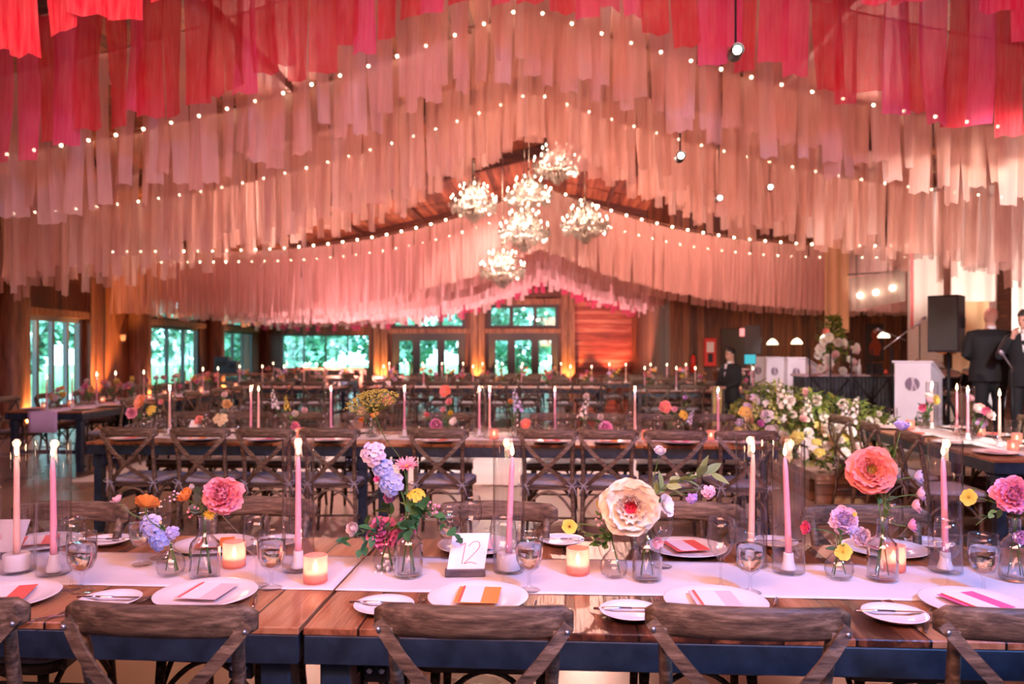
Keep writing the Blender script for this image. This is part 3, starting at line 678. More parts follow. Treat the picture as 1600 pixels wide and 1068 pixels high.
# ------------------------------------------------------------------ cross-back chairs (sitter faces +y, back at -y)
def arc(p0, p1, p2, n=10):
    p0, p1, p2 = V(p0), V(p1), V(p2); c = p1 * 2 - (p0 + p2) * .5
    return [p0 * (1 - t) ** 2 + c * 2 * t * (1 - t) + p2 * t * t for t in [i / n for i in range(n + 1)]]
def make_chair():
    t = thing('cross_back_chair', 'x', 'chair'); W = M['chair']
    def seat_outline(k, y0=-.205, y1=.205):
        pts = []
        for a, b, cx, cy in ((pi, 1.5 * pi, -.165, y0 + .05), (1.5 * pi, 2 * pi, .165, y0 + .05), (0, .5 * pi, .185, y1 - .07), (.5 * pi, pi, -.185, y1 - .07)):
            r = .05 if cy < 0 else .07
            for i in range(5): q = a + (b - a) * i / 4; pts.append(((cx + r * k * cos(q) + (k - 1) * cx * .3), (cy + r * k * sin(q))))
        return pts
    s = MB().poly(seat_outline(1.0), 0.425, 0.458).build('seat', W, t)
    mb = MB(); o = seat_outline(1.0); n = len(o)
    rings = [(0.97, 0.459), (1.0, 0.468), (1.0, 0.480), (0.95, 0.491), (0.75, 0.496), (0.35, 0.497)]
    vs = [(x * k, y * k, z) for k, z in rings for x, y in o]
    fs = [(j * n + i, j * n + (i + 1) % n, (j + 1) * n + (i + 1) % n, (j + 1) * n + i) for j in range(len(rings) - 1) for i in range(n)] + [tuple(range(n))[::-1], tuple((len(rings) - 1) * n + i for i in range(n))]
    mb.add(vs, fs); cu = mb.build('cushion', M['cushion'], t)
    for sx in (-1, 1):
        q = MB(); b = V((sx * .185, -.225, .47))
        for dx, dz in ((-.05, .0), (.05, .0)): q.tube([b, b + V((dx * .6, -.01, .022)), b + V((dx, -.012, .004)), b + V((dx * .5, -.01, -.012)), b], 0.0055, 5)
        for dx in (-.02, .025): q.tube([b, b + V((dx, -.012, -.04)), b + V((dx * 1.5, -.01, -.085))], 0.005, 5)
        q.build('tie', M['cushion'], cu)
    for sx in (-1, 1):
        q = MB().tube([(sx * .205, -.265, 0), (sx * .195, -.225, .22), (sx * .188, -.208, .45), (sx * .185, -.225, .62), (sx * .195, -.262, .80), (sx * .20, -.275, .855)], [.013, .016, .018, .017, .016, .015], 10)
        q.build('rear_leg', W, t)
        q = MB().tube([(sx * .205, .175, 0), (sx * .19, .165, .25), (sx * .18, .155, .43)], [.012, .015, .018], 10)
        q.build('front_leg', W, t)
    # top rail: a broad curved board
    mb = MB(); n = 18; vs = []
    for i in range(n + 1):
        u = i / n * 2 - 1; x = .243 * u; y = -.292 + .045 * u * u - .012; e = 1 - max(0, (abs(u) - .88) / .12) ** 2 * .45
        h = .040 * e; zc = .868 + .006 * (1 - u * u); th = .0125 * (1 - max(0, (abs(u) - .92) / .08) * .5)
        for k in range(10):
            a = 2 * pi * k / 10; ca, sa = cos(a), sin(a)
            vs.append((x, y + th * (abs(ca) ** .6) * (1 if ca > 0 else -1), zc + h * (abs(sa) ** .7) * (1 if sa > 0 else -1)))
    fs = [(j * 10 + i, j * 10 + (i + 1) % 10, (j + 1) * 10 + (i + 1) % 10, (j + 1) * 10 + i) for j in range(n) for i in range(10)] + [tuple(range(10))[::-1], tuple(n * 10 + i for i in range(10))]
    mb.add(vs, fs); mb.build('top_rail', W, t)
    for sx in (-1, 1):
        p = [(sx * .230, -.284, .866), (sx * .165, -.312, .785), (sx * .075, -.321, .69), (sx * -.02, -.308, .60), (sx * -.11, -.268, .52), (sx * -.162, -.222, .462)]
        P_ = []
        for i in range(len(p) - 1):
            a_, b_, c_, d_ = V(p[max(i - 1, 0)]), V(p[i]), V(p[i + 1]), V(p[min(i + 2, len(p) - 1)])
            for k in range(4): q_ = k / 4; P_.append(.5 * ((2 * b_) + (c_ - a_) * q_ + (2 * a_ - 5 * b_ + 4 * c_ - d_) * q_ * q_ + (-a_ + 3 * b_ - 3 * c_ + d_) * q_ ** 3))
        P_.append(V(p[-1])); off = V((0, -.004 * sx, 0))
        q = MB().tube([a + off for a in P_], 1.0, flat=(.030, .009), up=(0, 1, 0)); b = q.build('cross_strip', W, t)
        q = MB().ball((sx * .226, -.296, .852), .0065, 8); q.build('bolt', M['bolt'], b)
    # bentwood hoops under the seat
    q = MB().tube(arc((-.19, .165, .26), (0, .158, .415), (.19, .165, .26), 14), .010, 8); q.tube(arc((-.193, -.222, .25), (0, -.212, .415), (.193, -.222, .25), 14), .010, 8)
    for sx in (-1, 1): q.tube(arc((sx * .193, -.222, .26), (sx * .187, -.02, .415), (sx * .19, .165, .26), 14), .010, 8)
    q.build('bentwood_hoop', W, t)
    q = MB()
    for sx in (-1, 1): q.tube([(sx * .197, -.235, .17), (sx * .197, .168, .17)], .009, 8)
    q.tube([(-.197, -.03, .17), (.197, -.03, .17)], .009, 8)
    q.build('stretcher', W, t)
    return t
chair = Proto(make_chair())
def jit(a): return random.uniform(-a, a)
# foreground table, near side: placed by the middle of each top rail
for px, py, lab in ((-120, 960, 'weathered cross-back chair cut off by the left edge of the photo'), (240, 972, 'cross-back chair tucked in left of the table seam, foreground'),
                    (735, 974, 'cross-back chair in the foreground right below the number 12 card'), (1178, 976, 'cross-back chair in the foreground between two bread plates, second from the right'),
                    (1640, 980, 'weathered cross-back chair cut off by the bottom right corner')):
    p = G(px, py, 0.872); chair((p.x, p.y + 0.305, 0), jit(.03), lab)
for px, py, lab in ((120, 797, 'cross-back chair across the foreground table, behind the two left-hand candles'), (408, 790, 'cross-back chair across the foreground table, behind the pink peony'),
                    (778, 797, 'cross-back chair across the table behind the number 12 card'), (1060, 797, 'light-topped cross-back chair across the table behind the cream peony'),
                    (1345, 803, 'cross-back chair across the table behind the coral poppy')):
    p = G(px, py, 0.872); chair((p.x, p.y - 0.305, 0), pi + jit(.04), lab)
# second row, near side
fr = [200, 307, 413, 510, 684, 859, 951, 1059, 1166]
for i, px in enumerate(fr):
    p = YP(px, T2Y - 0.5 - 0.235 + jit(.015)); chair((p.x, p.y + 0.30, 0), jit(.06), 'cross-back chair, back to us, at the second-row table, %s from the left' % ORD[i])
bk = [283, 371, 466, 560, 700, 865, 945, 1035, 1120]
for i, px in enumerate(bk):
    p = YP(px, T2Y + 0.5 + 0.05); chair((p.x, p.y - 0.02, 0), pi + jit(.06), 'cross-back chair facing us behind the second-row table, %s from the left' % ORD[i])
# left rows (chairs on both long sides)
for i in range(6):
    y = LY + 0.45 + i * 0.82
    g = 'chairs along the left-hand row of tables'
    chair((LX + 0.62, y, 0), pi / 2 + jit(.1), 'brown cross-back chair on the aisle side of the left-hand row of tables', g)
    chair((LX - 0.62, y + .1, 0), -pi / 2 + jit(.1), 'brown cross-back chair on the wall side of the left-hand row of tables', g + ' by the wall')
# right end-on table
for i in range(3):
    y = TR[0].y - 0.75 + i * 0.72
    chair((TR[0].x - 0.60, y, 0), -pi / 2 + jit(.12), '%s cross-back chair on the flower-bank side of the right-hand table' % ['nearest', 'middle', 'farthest'][i])
    chair((TR[0].x + 0.60, y, 0), pi / 2 + jit(.12), '%s cross-back chair on the outer side of the right-hand table' % ['nearest', 'middle', 'farthest'][i])
# far rows
for (cs, y, nm) in ((c3, T3Y, 'far tables before the garden doors'), (c4, T4Y, 'rearmost tables before the garden doors'), ([c5x], T5Y, 'far table in front of the picture window'), ([c8x], T8Y, 'rear table below the picture window'), ([c6x], T6Y, 'far table before the red board wall'), ([c7x], T7Y, 'table where the waiter stands')):
    for cx in cs:
        for k in range(4):
            x = cx - 0.9 + k * 0.6
            chair((x + jit(.05), y - .62 + jit(.05), 0), jit(.1), 'cross-back chair, near side of the %s' % nm, 'near-side chairs at the ' + nm)
            chair((x + jit(.05), y + .62 + jit(.05), 0), pi + jit(.1), 'cross-back chair, far side of the %s' % nm, 'far-side chairs at the ' + nm)
# ------------------------------------------------------------------ tableware
ZT = 0.7625; ZR = 0.7650                                # bare table, runner
def onrun(px, py): return G(px, py, ZR)
def make_tube(h=0.45, r=0.054):
    mb = MB().lathe([(0.0, 0.001), (r - .004, 0.001), (r, 0.005), (r, h - .002), (r - .0012, h), (r - .0024, h - .002), (r - .0024, 0.008)], 36)
    return mb.mesh('glass_tube', M['glasst'])
TUBE = make_tube()
def tube_at(p, label, group=None, sc=1.0):
    o = put('hurricane_vase', TUBE, None, p, scale=(sc, sc, sc), label=label, category='glass candle cylinder')
    if group: o['group'] = group
    return o
def make_candle(m, h, r0=.0115, r1=.0085, lean=0.0, n=14, flame=.028):
    body = MB().tube([(lean * (i / 8) ** 1.3, 0, h * i / 8) for i in range(9)], [r0 + (r1 - r0) * i / 8 for i in range(8)] + [r1 * .55], n)
    bm_ = body.mesh('wax_body', M[m])
    wk = MB().tube([(lean, 0, h), (lean + .001, 0, h + .008)], .0009, 5).mesh('wick', M['wick'])
    f = [(0.0002, 0), (.0035, .004), (.0048, .009), (.0038, .016), (.0018, .023), (.0002, .030)]
    fm = MB().lathe([(a * flame / .028, b * flame / .028) for a, b in f], 8, Matrix.Translation((lean, 0, h + .005))).mesh('flame', M['flame'])
    return bm_, wk, fm
CM = {}
def candle(p, m, h, label, lean=0.0, group=None, flame=.028, rz=0, **k):
    key = (m, round(h, 3), lean, flame)
    if key not in CM: CM[key] = make_candle(m, h, lean=lean, flame=flame, **k)
    t = thing('taper_candle', label, 'candle', p, rz, group)
    a, b, c = CM[key]; w = put('wax', a, t); put('wick', b, t); put('flame', c, t); return t
HOLD = MB().lathe([(0, 0), (.024, 0), (.026, .002), (.024, .010), (.0175, .030), (.0165, .055), (.015, .058), (.0125, .058), (.012, .052), (0, .052)], 24).mesh('candle_holder', M['plaster'])
HOLDW = MB().lathe([(0, 0), (.040, 0), (.042, .003), (.042, .052), (.039, .055), (.014, .055), (.0125, .050), (0, .050)], 28).mesh('candle_holder', M['plaster'])
def candle_light(p, e=2.2, col=(1, .58, .30)):
    light('POINT', 'candle_glow', (p[0], p[1], p[2]), None, e, col, 0.015)
def glass_wine():
    o = [(0.0, .001), (.034, .001), (.036, .003), (.030, .005), (.010, .009), (.0045, .016), (.0038, .05), (.0042, .085), (.012, .098), (.028, .115), (.040, .140), (.0435, .165), (.041, .195), (.036, .225)]
    i = [(.0345, .225), (.0395, .195), (.042, .165), (.0385, .141), (.027, .117), (.011, .102), (.0, .099)]
    return MB().lathe(o + i, 28).mesh('wine_glass', M['glass'])
def glass_water():
    o = [(0.0, .001), (.033, .001), (.035, .003), (.029, .005), (.011, .010), (.0055, .018), (.005, .050), (.010, .060), (.030, .074), (.041, .098), (.044, .125), (.0435, .165), (.0415, .186)]
    i = [(.0400, .186), (.042, .165), (.0425, .125), (.0395, .099), (.029, .0765), (.008, .066), (.0, .064)]
    w = [(0, .0655), (.008, .067), (.0285, .078), (.0385, .100), (.0415, .125), (.0412, .150), (0, .150)]
    return MB().lathe(o + i, 28).mesh('water_goblet', M['glass']), MB().lathe(w, 28).mesh('water', M['water'])
WINE = glass_wine(); GOB, WAT = glass_water()
def wine(p, label, group=None, sc=1.0):
    o = put('wine_glass', WINE, None, p, scale=(sc,) * 3, label=label, category='wine glass')
    if group: o['group'] = group
def goblet(p, label, group=None, sc=1.0, water=True):
    t = thing('water_goblet', label, 'water glass', p, 0, group); t.scale = (sc,) * 3
    put('glass_bowl', GOB, t)
    if water: put('water', WAT, t)
m_vot = M['votive']
VOT = MB().lathe([(0, .001), (.035, .001), (.0385, .004), (.0385, .088), (.037, .089), (.0355, .088), (.0355, .008), (0, .008)], 30, ribs=1, ribamp=.012).mesh('votive_cup', M['votive'])
VW = MB().lathe([(0, .009), (.033, .009), (.033, .034), (0, .034)], 24).mesh('votive_wax', pr('glowing_wax', (.95, .75, .6), .5, emit=(1.0, .45, .28), es=0.5))  # wax emission stands in for flame light glowing through it
VF = MB().lathe([(0.0002, .034), (.006, .040), (.0085, .047), (.006, .058), (.0002, .072)], 8).mesh('flame', M['flame'])
def votive(p, label, group=None, lit=True):
    t = thing('votive_candle', label, 'votive candle', p, 0, group)
    put('glass_cup', VOT, t); put('wax', VW, t); put('flame', VF, t)
    if lit: candle_light((p[0], p[1], p[2] + .062), 0.5, (1, .44, .28))
def vase_bottle():
    r = .045
    o = [(0, .001), (r - .006, .001), (r, .008), (r, .105), (r - .004, .120), (.028, .134), (.018, .146), (.0165, .17), (.0175, .200), (.024, .206), (.022, .207), (.0155, .200), (.0145, .17), (.0155, .147), (.026, .131), (r - .007, .118), (r - .004, .104), (r - .004, .010), (0, .007)]
    return MB().lathe(o, 36, ribs=1, ribamp=.075).mesh('bottle_vase', M['vase'])
def vase_bud():
    o = [(0, .001), (.030, .001), (.043, .010), (.049, .032), (.045, .056), (.030, .078), (.014, .090), (.011, .105), (.015, .120), (.013, .120), (.0095, .105), (.012, .090), (.028, .076), (.042, .055), (.046, .032), (.040, .012), (.028, .006), (0, .005)]
    return MB().lathe(o, 30).mesh('bud_vase', M['glass'])
VB, VS = vase_bottle(), vase_bud()
VWATER = MB().lathe([(0, .009), (.038, .010), (.040, .03), (.040, .085), (0, .085)], 24).mesh('vase_water', thinglass('vase_water_tint', (.93, .95, .95), .4))
def bottle(p, label, sc=1.0, group=None):
    o = put('bottle_vase', VB, None, p, scale=(sc,) * 3, label=label, category='vase')
    if group: o['group'] = group
def bud(p, label, sc=1.0, group=None):
    o = put('bud_vase', VS, None, p, scale=(sc,) * 3, label=label, category='vase')
    if group: o['group'] = group
def plate_mesh(R, name):
    k = R / .15
    return MB().lathe([(0, .001), (.085 * k, .001), (.092 * k, .004), (.12 * k, .010), (.149 * k, .018), (.150 * k, .020), (.148 * k, .0205), (.12 * k, .0135), (.094 * k, .0075), (.085 * k, .006), (0, .006)], 48).mesh(name, M['china'])
PD, PB = plate_mesh(.152, 'dinner_plate'), plate_mesh(.088, 'bread_plate')
def plate(p, label, big=True, group=None):
    o = put('dinner_plate' if big else 'bread_plate', PD if big else PB, None, p, label=label, category='plate')
    if group: o['group'] = group
def knife_mesh():
    mb = MB().tube([(-.105, 0, .004), (-.05, 0, .005), (0.005, 0, .0045)], [.0035, .0045, .0035], 8)
    mb.add([(0.005, -.005, .0042), (.06, -.009, .004), (.105, -.006, .0035), (.115, 0.004, .0035), (.06, .006, .004), (.005, .005, .0042)] + [(0.005, -.005, .0055), (.06, -.009, .0052), (.105, -.006, .0047), (.115, 0.004, .0047), (.06, .006, .0052), (.005, .005, .0055)],
           [(5, 4, 3, 2, 1, 0), (6, 7, 8, 9, 10, 11)] + [(i, (i + 1) % 6, 6 + (i + 1) % 6, 6 + i) for i in range(6)], smooth=False)
    return mb.mesh('table_knife', M['steel'])
def fork_mesh():
    mb = MB().tube([(-.10, 0, .004), (-.03, 0, .003), (.03, 0, .006), (.045, 0, .006)], 1.0, flat=(.009, .0025), up=(0, 0, 1))
    mb.tube([(.04, 0, .006), (.055, 0, .0055), (.062, 0, .006)], 1.0, flat=(.022, .002), up=(0, 0, 1))
    for k in range(4): mb.tube([(.06, -.009 + k * .006, .006), (.08, -.009 + k * .006, .006), (.10, -.009 + k * .006, .010)], 1.0, flat=(.0028, .0018), up=(0, 0, 1))
    return mb.mesh('table_fork', M['steel'])
KN, FK = knife_mesh(), fork_mesh()
def knife(p, rz, label, g=None):
    o = put('table_knife', KN, None, p, (0, 0, rz), label=label, category='knife')
    if g: o['group'] = g
def fork(p, rz, label, g=None):
    o = put('table_fork', FK, None, p, (0, 0, rz), label=label, category='fork')
    if g: o['group'] = g
PAP = {}
def paper(c):
    if c not in PAP: PAP[c] = pr('card_paper_%d' % len(PAP), c, 0.7)
    return PAP[c]
def card(p, rz, w, d, c, label, inner=None, line=None, lift=.0, name='menu_card', tilt=0.0):
    """a folded card lying on a plate: cover, paler inner sheet, thin coloured edge"""
    t = thing(name, label, 'card', (p[0], p[1], p[2] + lift), rz)
    mb = MB().box((0, 0, .0035), (w, d, .0018)); mb.build('cover', paper(c), t)
    if inner: MB().box((w * .02 - w * .14, -d * .01, .0056), (w * .45, d * .98, .0012)).build('inner_sheet', paper(inner), t)
    if line: MB().box((-w * .38, 0, .0066), (w * .05, d, .0008)).build('ribbon_edge', paper(line), t)
    return t

# ------------------------------------------------------------------ flowers
def lerp(a, b, t): return tuple(x + (y - x) * t for x, y in zip(a, b))
def petal(mb, R, L, W, a0, a1, cup, c0, c1, nu=5, nv=4, ruf=0.0, rnd=random, tip=.5, c2=None):
    ph = rnd.uniform(0, 6)
    if L > .03: nu, nv = 7, 8
    pos = []; y = z = 0.0
    for i in range(nu + 1):
        a = a0 + (a1 - a0) * (i / nu); pos.append((y, z, a)); y += cos(a) * L / nu; z += sin(a) * L / nu
    def fn(u, v):
        i = min(int(round(u * nu)), nu); y, z, a = pos[i]; q = v * 2 - 1
        if W > .25 * L: w = W * sin(pi * (.07 + .66 * u ** .85)); end = -0.17 * L * abs(q) ** 2.6 * u * u + ruf * .35 * L * sin(q * 9 + ph * 2) * u ** 3
        else: w = W * (sin(pi * min(u, 1) ** .62 * .86 + .12) ** .8) * (1 - tip * max(0, u - .75) * 1.6); end = -0.10 * L * q * q * u * u
        rr = ruf * L * sin(q * 7 + ph) * u * u + ruf * .25 * L * sin(q * 11 + ph * 3) * u ** 3
        ez = (cup * q * q * w) + rr
        return (q * w, y - sin(a) * ez + cos(a) * end, z + cos(a) * ez + sin(a) * end)
    k = rnd.uniform(.93, 1.05)
    round_ = W > .25 * L
    def colf(u, v):
        c = lerp(c0, c1, min(1, u * 1.25)); 
        if c2: c = lerp(c, c2, max(0, u * 2 - 1) * .7)
        return tuple(min(1, x * k) for x in c)
    mb.grid(fn, nu, nv, R, colf)
def ringed(mb, rings, T, rnd, sc):
    """rings: (n, length, width, start angle, end angle, cup, base r, z, ruffle, c0, c1)"""
    off = 0
    for (n, L, W, a0, a1, cup, br, z, ruf, c0, c1) in rings:
        off += rnd.uniform(.3, .9)
        for k in range(n):
            a = 2 * pi * k / n + off + rnd.uniform(-.12, .12)
            R = T @ Matrix.Rotation(a, 4, 'Z') @ Matrix.Translation((0, br * sc, z * sc))
            petal(mb, R, L * sc * rnd.uniform(.9, 1.08), W * sc * rnd.uniform(.9, 1.1), a0 + rnd.uniform(-.08, .08), a1 + rnd.uniform(-.15, .15), cup, c0, c1, ruf=ruf, rnd=rnd)
def dots(mb, T, n, r, sp, z, col, rnd, sc, h=0.0):
    for i in range(n):
        a = i * 2.4; q = sp * sqrt((i + .5) / n)
        mb.ball((q * cos(a) * sc, q * sin(a) * sc, (z + h * rnd.random()) * sc), r * sc, 6, T, col)
def bloom(kind, sc, c1, c2, c3=(.85, .65, .10), sd=0):
    """bloom mesh facing +z, radius about sc; c1 body colour, c2 inner/base colour, c3 centre"""
    rnd = random.Random(sd * 31 + len(kind)); mb = MB(); I = Matrix.Identity(4)
    if kind == 'peony':
        ringed(mb, [(7, .95, .48, -.25, .35, .35, .06, -.05, .05, c2, c1), (8, .92, .46, .1, .9, .4, .06, 0, .07, c2, c1), (8, .82, .40, .5, 1.3, .45, .07, .05, .09, c2, c1),
                    (8, .74, .34, .8, 1.7, .5, .06, .08, .11, c2, c1), (8, .66, .28, 1.0, 2.1, .5, .05, .1, .13, c2, c1), (7, .55, .22, 1.2, 2.4, .5, .03, .12, .13, c2, c1), (5, .45, .16, 1.4, 2.7, .5, .01, .14, .1, c2, c1)], I, rnd, sc)
    elif kind == 'open_peony':
        ringed(mb, [(6, 1.0, .60, -.25, .15, .25, .06, -.03, .04, c2, c1), (7, .95, .54, .05, .5, .3, .06, .0, .05, c2, c1), (8, .84, .44, .3, .9, .35, .06, .03, .06, c2, c1), (8, .66, .33, .55, 1.3, .4, .07, .05, .08, lerp(c3, c1, .45), c1), (6, .46, .22, .8, 1.5, .4, .08, .06, .14, c3, c1), (9, .26, .07, .9, 1.3, .4, .05, .08, .1, c3, c3)], I, rnd, sc)
        dots(mb, I, 14, .035, .14, .12, c3, rnd, sc, .1)
    elif kind == 'ranunculus':
        rings = []
        for k in range(7):
            f = k / 6; rings.append((7 - k // 2, 1.05 - .5 * f, .50 - .26 * f, .15 + .8 * f, 1.55 + 1.1 * f, .6, .10 - .09 * f, .0 + .06 * k, .02, lerp(c1, c2, f * .6), lerp(c1, c2, f)))
        ringed(mb, rings, I, rnd, sc)
    elif kind in ('poppy', 'cosmos', 'daisy'):
        n, L, W, a0, a1, cup = {'poppy': (5, 1.0, .62, .5, .35, .35), 'cosmos': (6, .95, .52, .25, .02, .08), 'daisy': (16, 1.0, .11, .55, .15, .1)}[kind]
        ringed(mb, [(n, L, W, a0, a1, cup, .05, 0, .06, c2, c1)] + ([(5, .85, .50, .75, .7, .35, .05, .03, .08, c2, c1)] if kind == 'poppy' else []) + ([(14, .8, .10, .8, .5, .1, .04, .04, 0, c2, c1)] if kind == 'daisy' else []), I, rnd, sc)
        mb.ball((0, 0, .06 * sc), .10 * sc, 8, I, lerp(c3, (0, 0, 0), .3), sz=.6); dots(mb, I, 18, .035, .20, .09, c3, rnd, sc, .08)
    elif kind == 'cup':                                    # half-open ruffled bloom
        ringed(mb, [(5, 1.15, .55, .5, 1.25, .45, .08, 0, .08, c2, c1), (5, 1.1, .48, .8, 1.45, .45, .07, .03, .1, c2, c1), (4, .9, .36, 1.1, 1.7, .45, .04, .05, .1, c2, c1)], I, rnd, sc)
    elif kind == 'scabiosa':
        ringed(mb, [(9, .95, .24, .0, .2, .2, .12, 0, .12, c2, c1), (9, .75, .2, .25, .5, .2, .1, .05, .12, c2, c1)], I, rnd, sc); dots(mb, I, 40, .055, .42, .12, c1, rnd, sc, .18)
    elif kind == 'umbel':
        for i in range(60):
            a = i * 2.4; q = sqrt((i + .5) / 60); x, y, z = q * cos(a), q * sin(a), .35 * (1 - q * q)
            mb.tube([(0, 0, -.35 * sc), (x * .6 * sc, y * .6 * sc, (z - .2) * sc), (x * sc, y * sc, z * sc)], .012 * sc, 4, I, c2)
            for k in range(7): mb.ball(((x + rnd.uniform(-.09, .09)) * sc, (y + rnd.uniform(-.09, .09)) * sc, (z + rnd.uniform(0, .09)) * sc), .030 * sc, 5, I, c1)
    elif kind == 'spike':                                  # florets up a stem; sc = length
        n = 22
        for i in range(n):
            f = i / n; a = i * 2.4; r = (.17 - .12 * f) * sc; fl = (.115 - .07 * f) * sc
            T = Matrix.Translation((r * cos(a), r * sin(a), (f - .3) * sc)) @ V((cos(a), sin(a), .35)).to_track_quat('Z', 'Y').to_matrix().to_4x4()
            c = lerp(c1, c2, rnd.random())
            for k in range(5): petal(mb, T @ Matrix.Rotation(2 * pi * k / 5, 4, 'Z'), fl, fl * .42, .3, .1, .2, c, c, 3, 2, .05, rnd)
        mb.tube([(0, 0, -.4 * sc), (0, 0, .72 * sc)], .018 * sc, 5, I, (.18, .30, .10))
    elif kind == 'cluster':                                # loose head of small florets
        for i in range(18):
            a = i * 2.4; q = sqrt((i + .5) / 18) * .85; x, y = q * cos(a) * sc, q * sin(a) * sc; z = (.5 * (1 - q * q) + rnd.uniform(-.1, .1)) * sc
            T = Matrix.Translation((x, y, z)) @ V((q * cos(a), q * sin(a), .6)).to_track_quat('Z', 'Y').to_matrix().to_4x4(); c = lerp(c1, c2, rnd.random())
            for k in range(5): petal(mb, T @ Matrix.Rotation(2 * pi * k / 5, 4, 'Z'), .36 * sc, .17 * sc, .4, .1, .2, c, c, 3, 2, .06, rnd)
            mb.ball((x, y, z), .05 * sc, 5, I, c3)
    elif kind == 'buds':
        for i in range(9):
            a = i * 2.4; q = sqrt((i + .5) / 9) * .9; p = (q * cos(a) * sc, q * sin(a) * sc, rnd.uniform(-.5, .5) * sc)
            mb.tube([(0, 0, -.9 * sc), p], .02 * sc, 4, I, (.20, .30, .12)); mb.ball(p, rnd.uniform(.14, .24) * sc, 7, I, lerp(c1, c2, rnd.random()), sz=1.2)
    return mb.mesh(kind, M['petal'])
GREEN = [(.055, .14, .035), (.09, .20, .05), (.05, .11, .05), (.13, .25, .07)]
def leaf_into(mb, p, d, L, W, col, rnd=random, fold=.25):
    d = V(d).normalized(); Q = d.to_track_quat('Y', 'Z').to_matrix().to_4x4(); R = Matrix.Translation(p) @ Q @ Matrix.Rotation(rnd.uniform(-.9, .9), 4, 'Y')
    def fn(u, v):
        q = v * 2 - 1; w = W * sin(pi * u ** .8) ; return (q * w, L * u, fold * abs(q) * w - .15 * L * u * u)
    mb.grid(fn, 5, 2, R, lambda u, v: lerp(col, (col[0] * 1.5, col[1] * 1.4, col[2] * 1.4), abs(v - .5)))
def stem_pts(base, head, d, bow=.35, n=10, via=None):
    base, head = V(base), V(head)
    p1 = via if via is not None else base.lerp(head, .5) + V((0, 0, (head - base).length * .15))
    c2 = head - V(d).normalized() * (head - base).length * bow
    pts = []
    if via is not None:
        for i in range(4): pts.append(base.lerp(V(via), i / 4))
        a = V(via)
    else: a = base
    b = a + V((0, 0, (head - a).length * .4))
    for i in range(n + 1):
        t = i / n; pts.append(a * (1 - t) ** 3 + b * 3 * t * (1 - t) ** 2 + c2 * 3 * t * t * (1 - t) + head * t ** 3)
    return pts
FCACHE = {}
def flower(kind, size, c1, c2, head, base, label, face=(0, -1, .3), via=None, c3=(.85, .62, .08), leaves=3, group=None, leafsize=.035, sr=.0016, name=None, roll=None):
    cat = 'flower'; key = (kind, size, c1, c2, c3)
    if key not in FCACHE: FCACHE[key] = bloom(kind, size, c1, c2, c3, len(FCACHE))
    nm = name or {'open_peony': 'peony', 'cup': 'garden_flower', 'spike': 'delphinium', 'cluster': 'phlox', 'buds': 'bud_spray', 'umbel': 'dill_umbel'}.get(kind, kind)
    t = thing(nm, label, cat, base, 0, group); base = V(base); head = V(head); rnd = random.Random(len(FCACHE) * 7 + int(head.x * 1000))
    pts = stem_pts((0, 0, 0), head - base, face if kind not in ('spike',) else (head - base), via=(V(via) - base) if via is not None else None)
    mb = MB().tube(pts, sr, 6, None, (.10, .22, .05)); mb.build('stem', M['leaf'], t)
    q = V(face).normalized().to_track_quat('Z', 'Y')
    if kind == 'spike': q = (V(face)).normalized().to_track_quat('Z', 'Y')
    o = put('bloom', FCACHE[key], t, head - base); o.rotation_mode = 'QUATERNION'; o.rotation_quaternion = q
    if leaves:
        for k in range(leaves):
            i = len(pts) - 3 - int(rnd.random() * 7); i = max(4, min(i, len(pts) - 2)); mb = MB()
            dd = V((rnd.uniform(-1, 1), rnd.uniform(-1, 1), rnd.uniform(-.1, .9)))
            mb.tube([pts[i], pts[i] + dd.normalized() * leafsize * .25], .0009, 4, None, (.10, .22, .05))
            leaf_into(mb, pts[i] + dd.normalized() * leafsize * .2, dd, leafsize * rnd.uniform(.7, 1.3), leafsize * rnd.uniform(.22, .34), GREEN[rnd.randrange(4)], rnd); mb.build('leaf', M['leaf'], t)
    return t
def leafy(head, base, label, n=14, L=.05, W=.012, via=None, cols=GREEN, face=(0, 0, 1), group=None, name='leafy_sprig'):
    t = thing(name, label, 'foliage', base, 0, group); base = V(base); head = V(head); rnd = random.Random(int(head.x * 777) + n)
    pts = stem_pts((0, 0, 0), head - base, face, via=(V(via) - base) if via is not None else None, n=14)
    MB().tube(pts, .0015, 5, None, (.12, .22, .06)).build('stem', M['leaf'], t)
    for k in range(n):
        mb = MB()
        f = 0.35 + .65 * k / n; x = f * (len(pts) - 1); i = int(x); p = pts[i].lerp(pts[min(i + 1, len(pts) - 1)], x - i); td = (pts[min(i + 1, len(pts) - 1)] - pts[max(i - 1, 0)]).normalized()
        sd = V((rnd.uniform(-1, 1), rnd.uniform(-1, 1), rnd.uniform(-.6, 1))).normalized()
        leaf_into(mb, p, td * .8 + sd, L * rnd.uniform(.7, 1.2), W * rnd.uniform(.8, 1.3), cols[rnd.randrange(len(cols))], rnd); mb.build('leaf', M['leaf'], t)
    return t
# ------------------------------------------------------------------ foreground table: candles, glasses, plates
FG = 'on the foreground table'
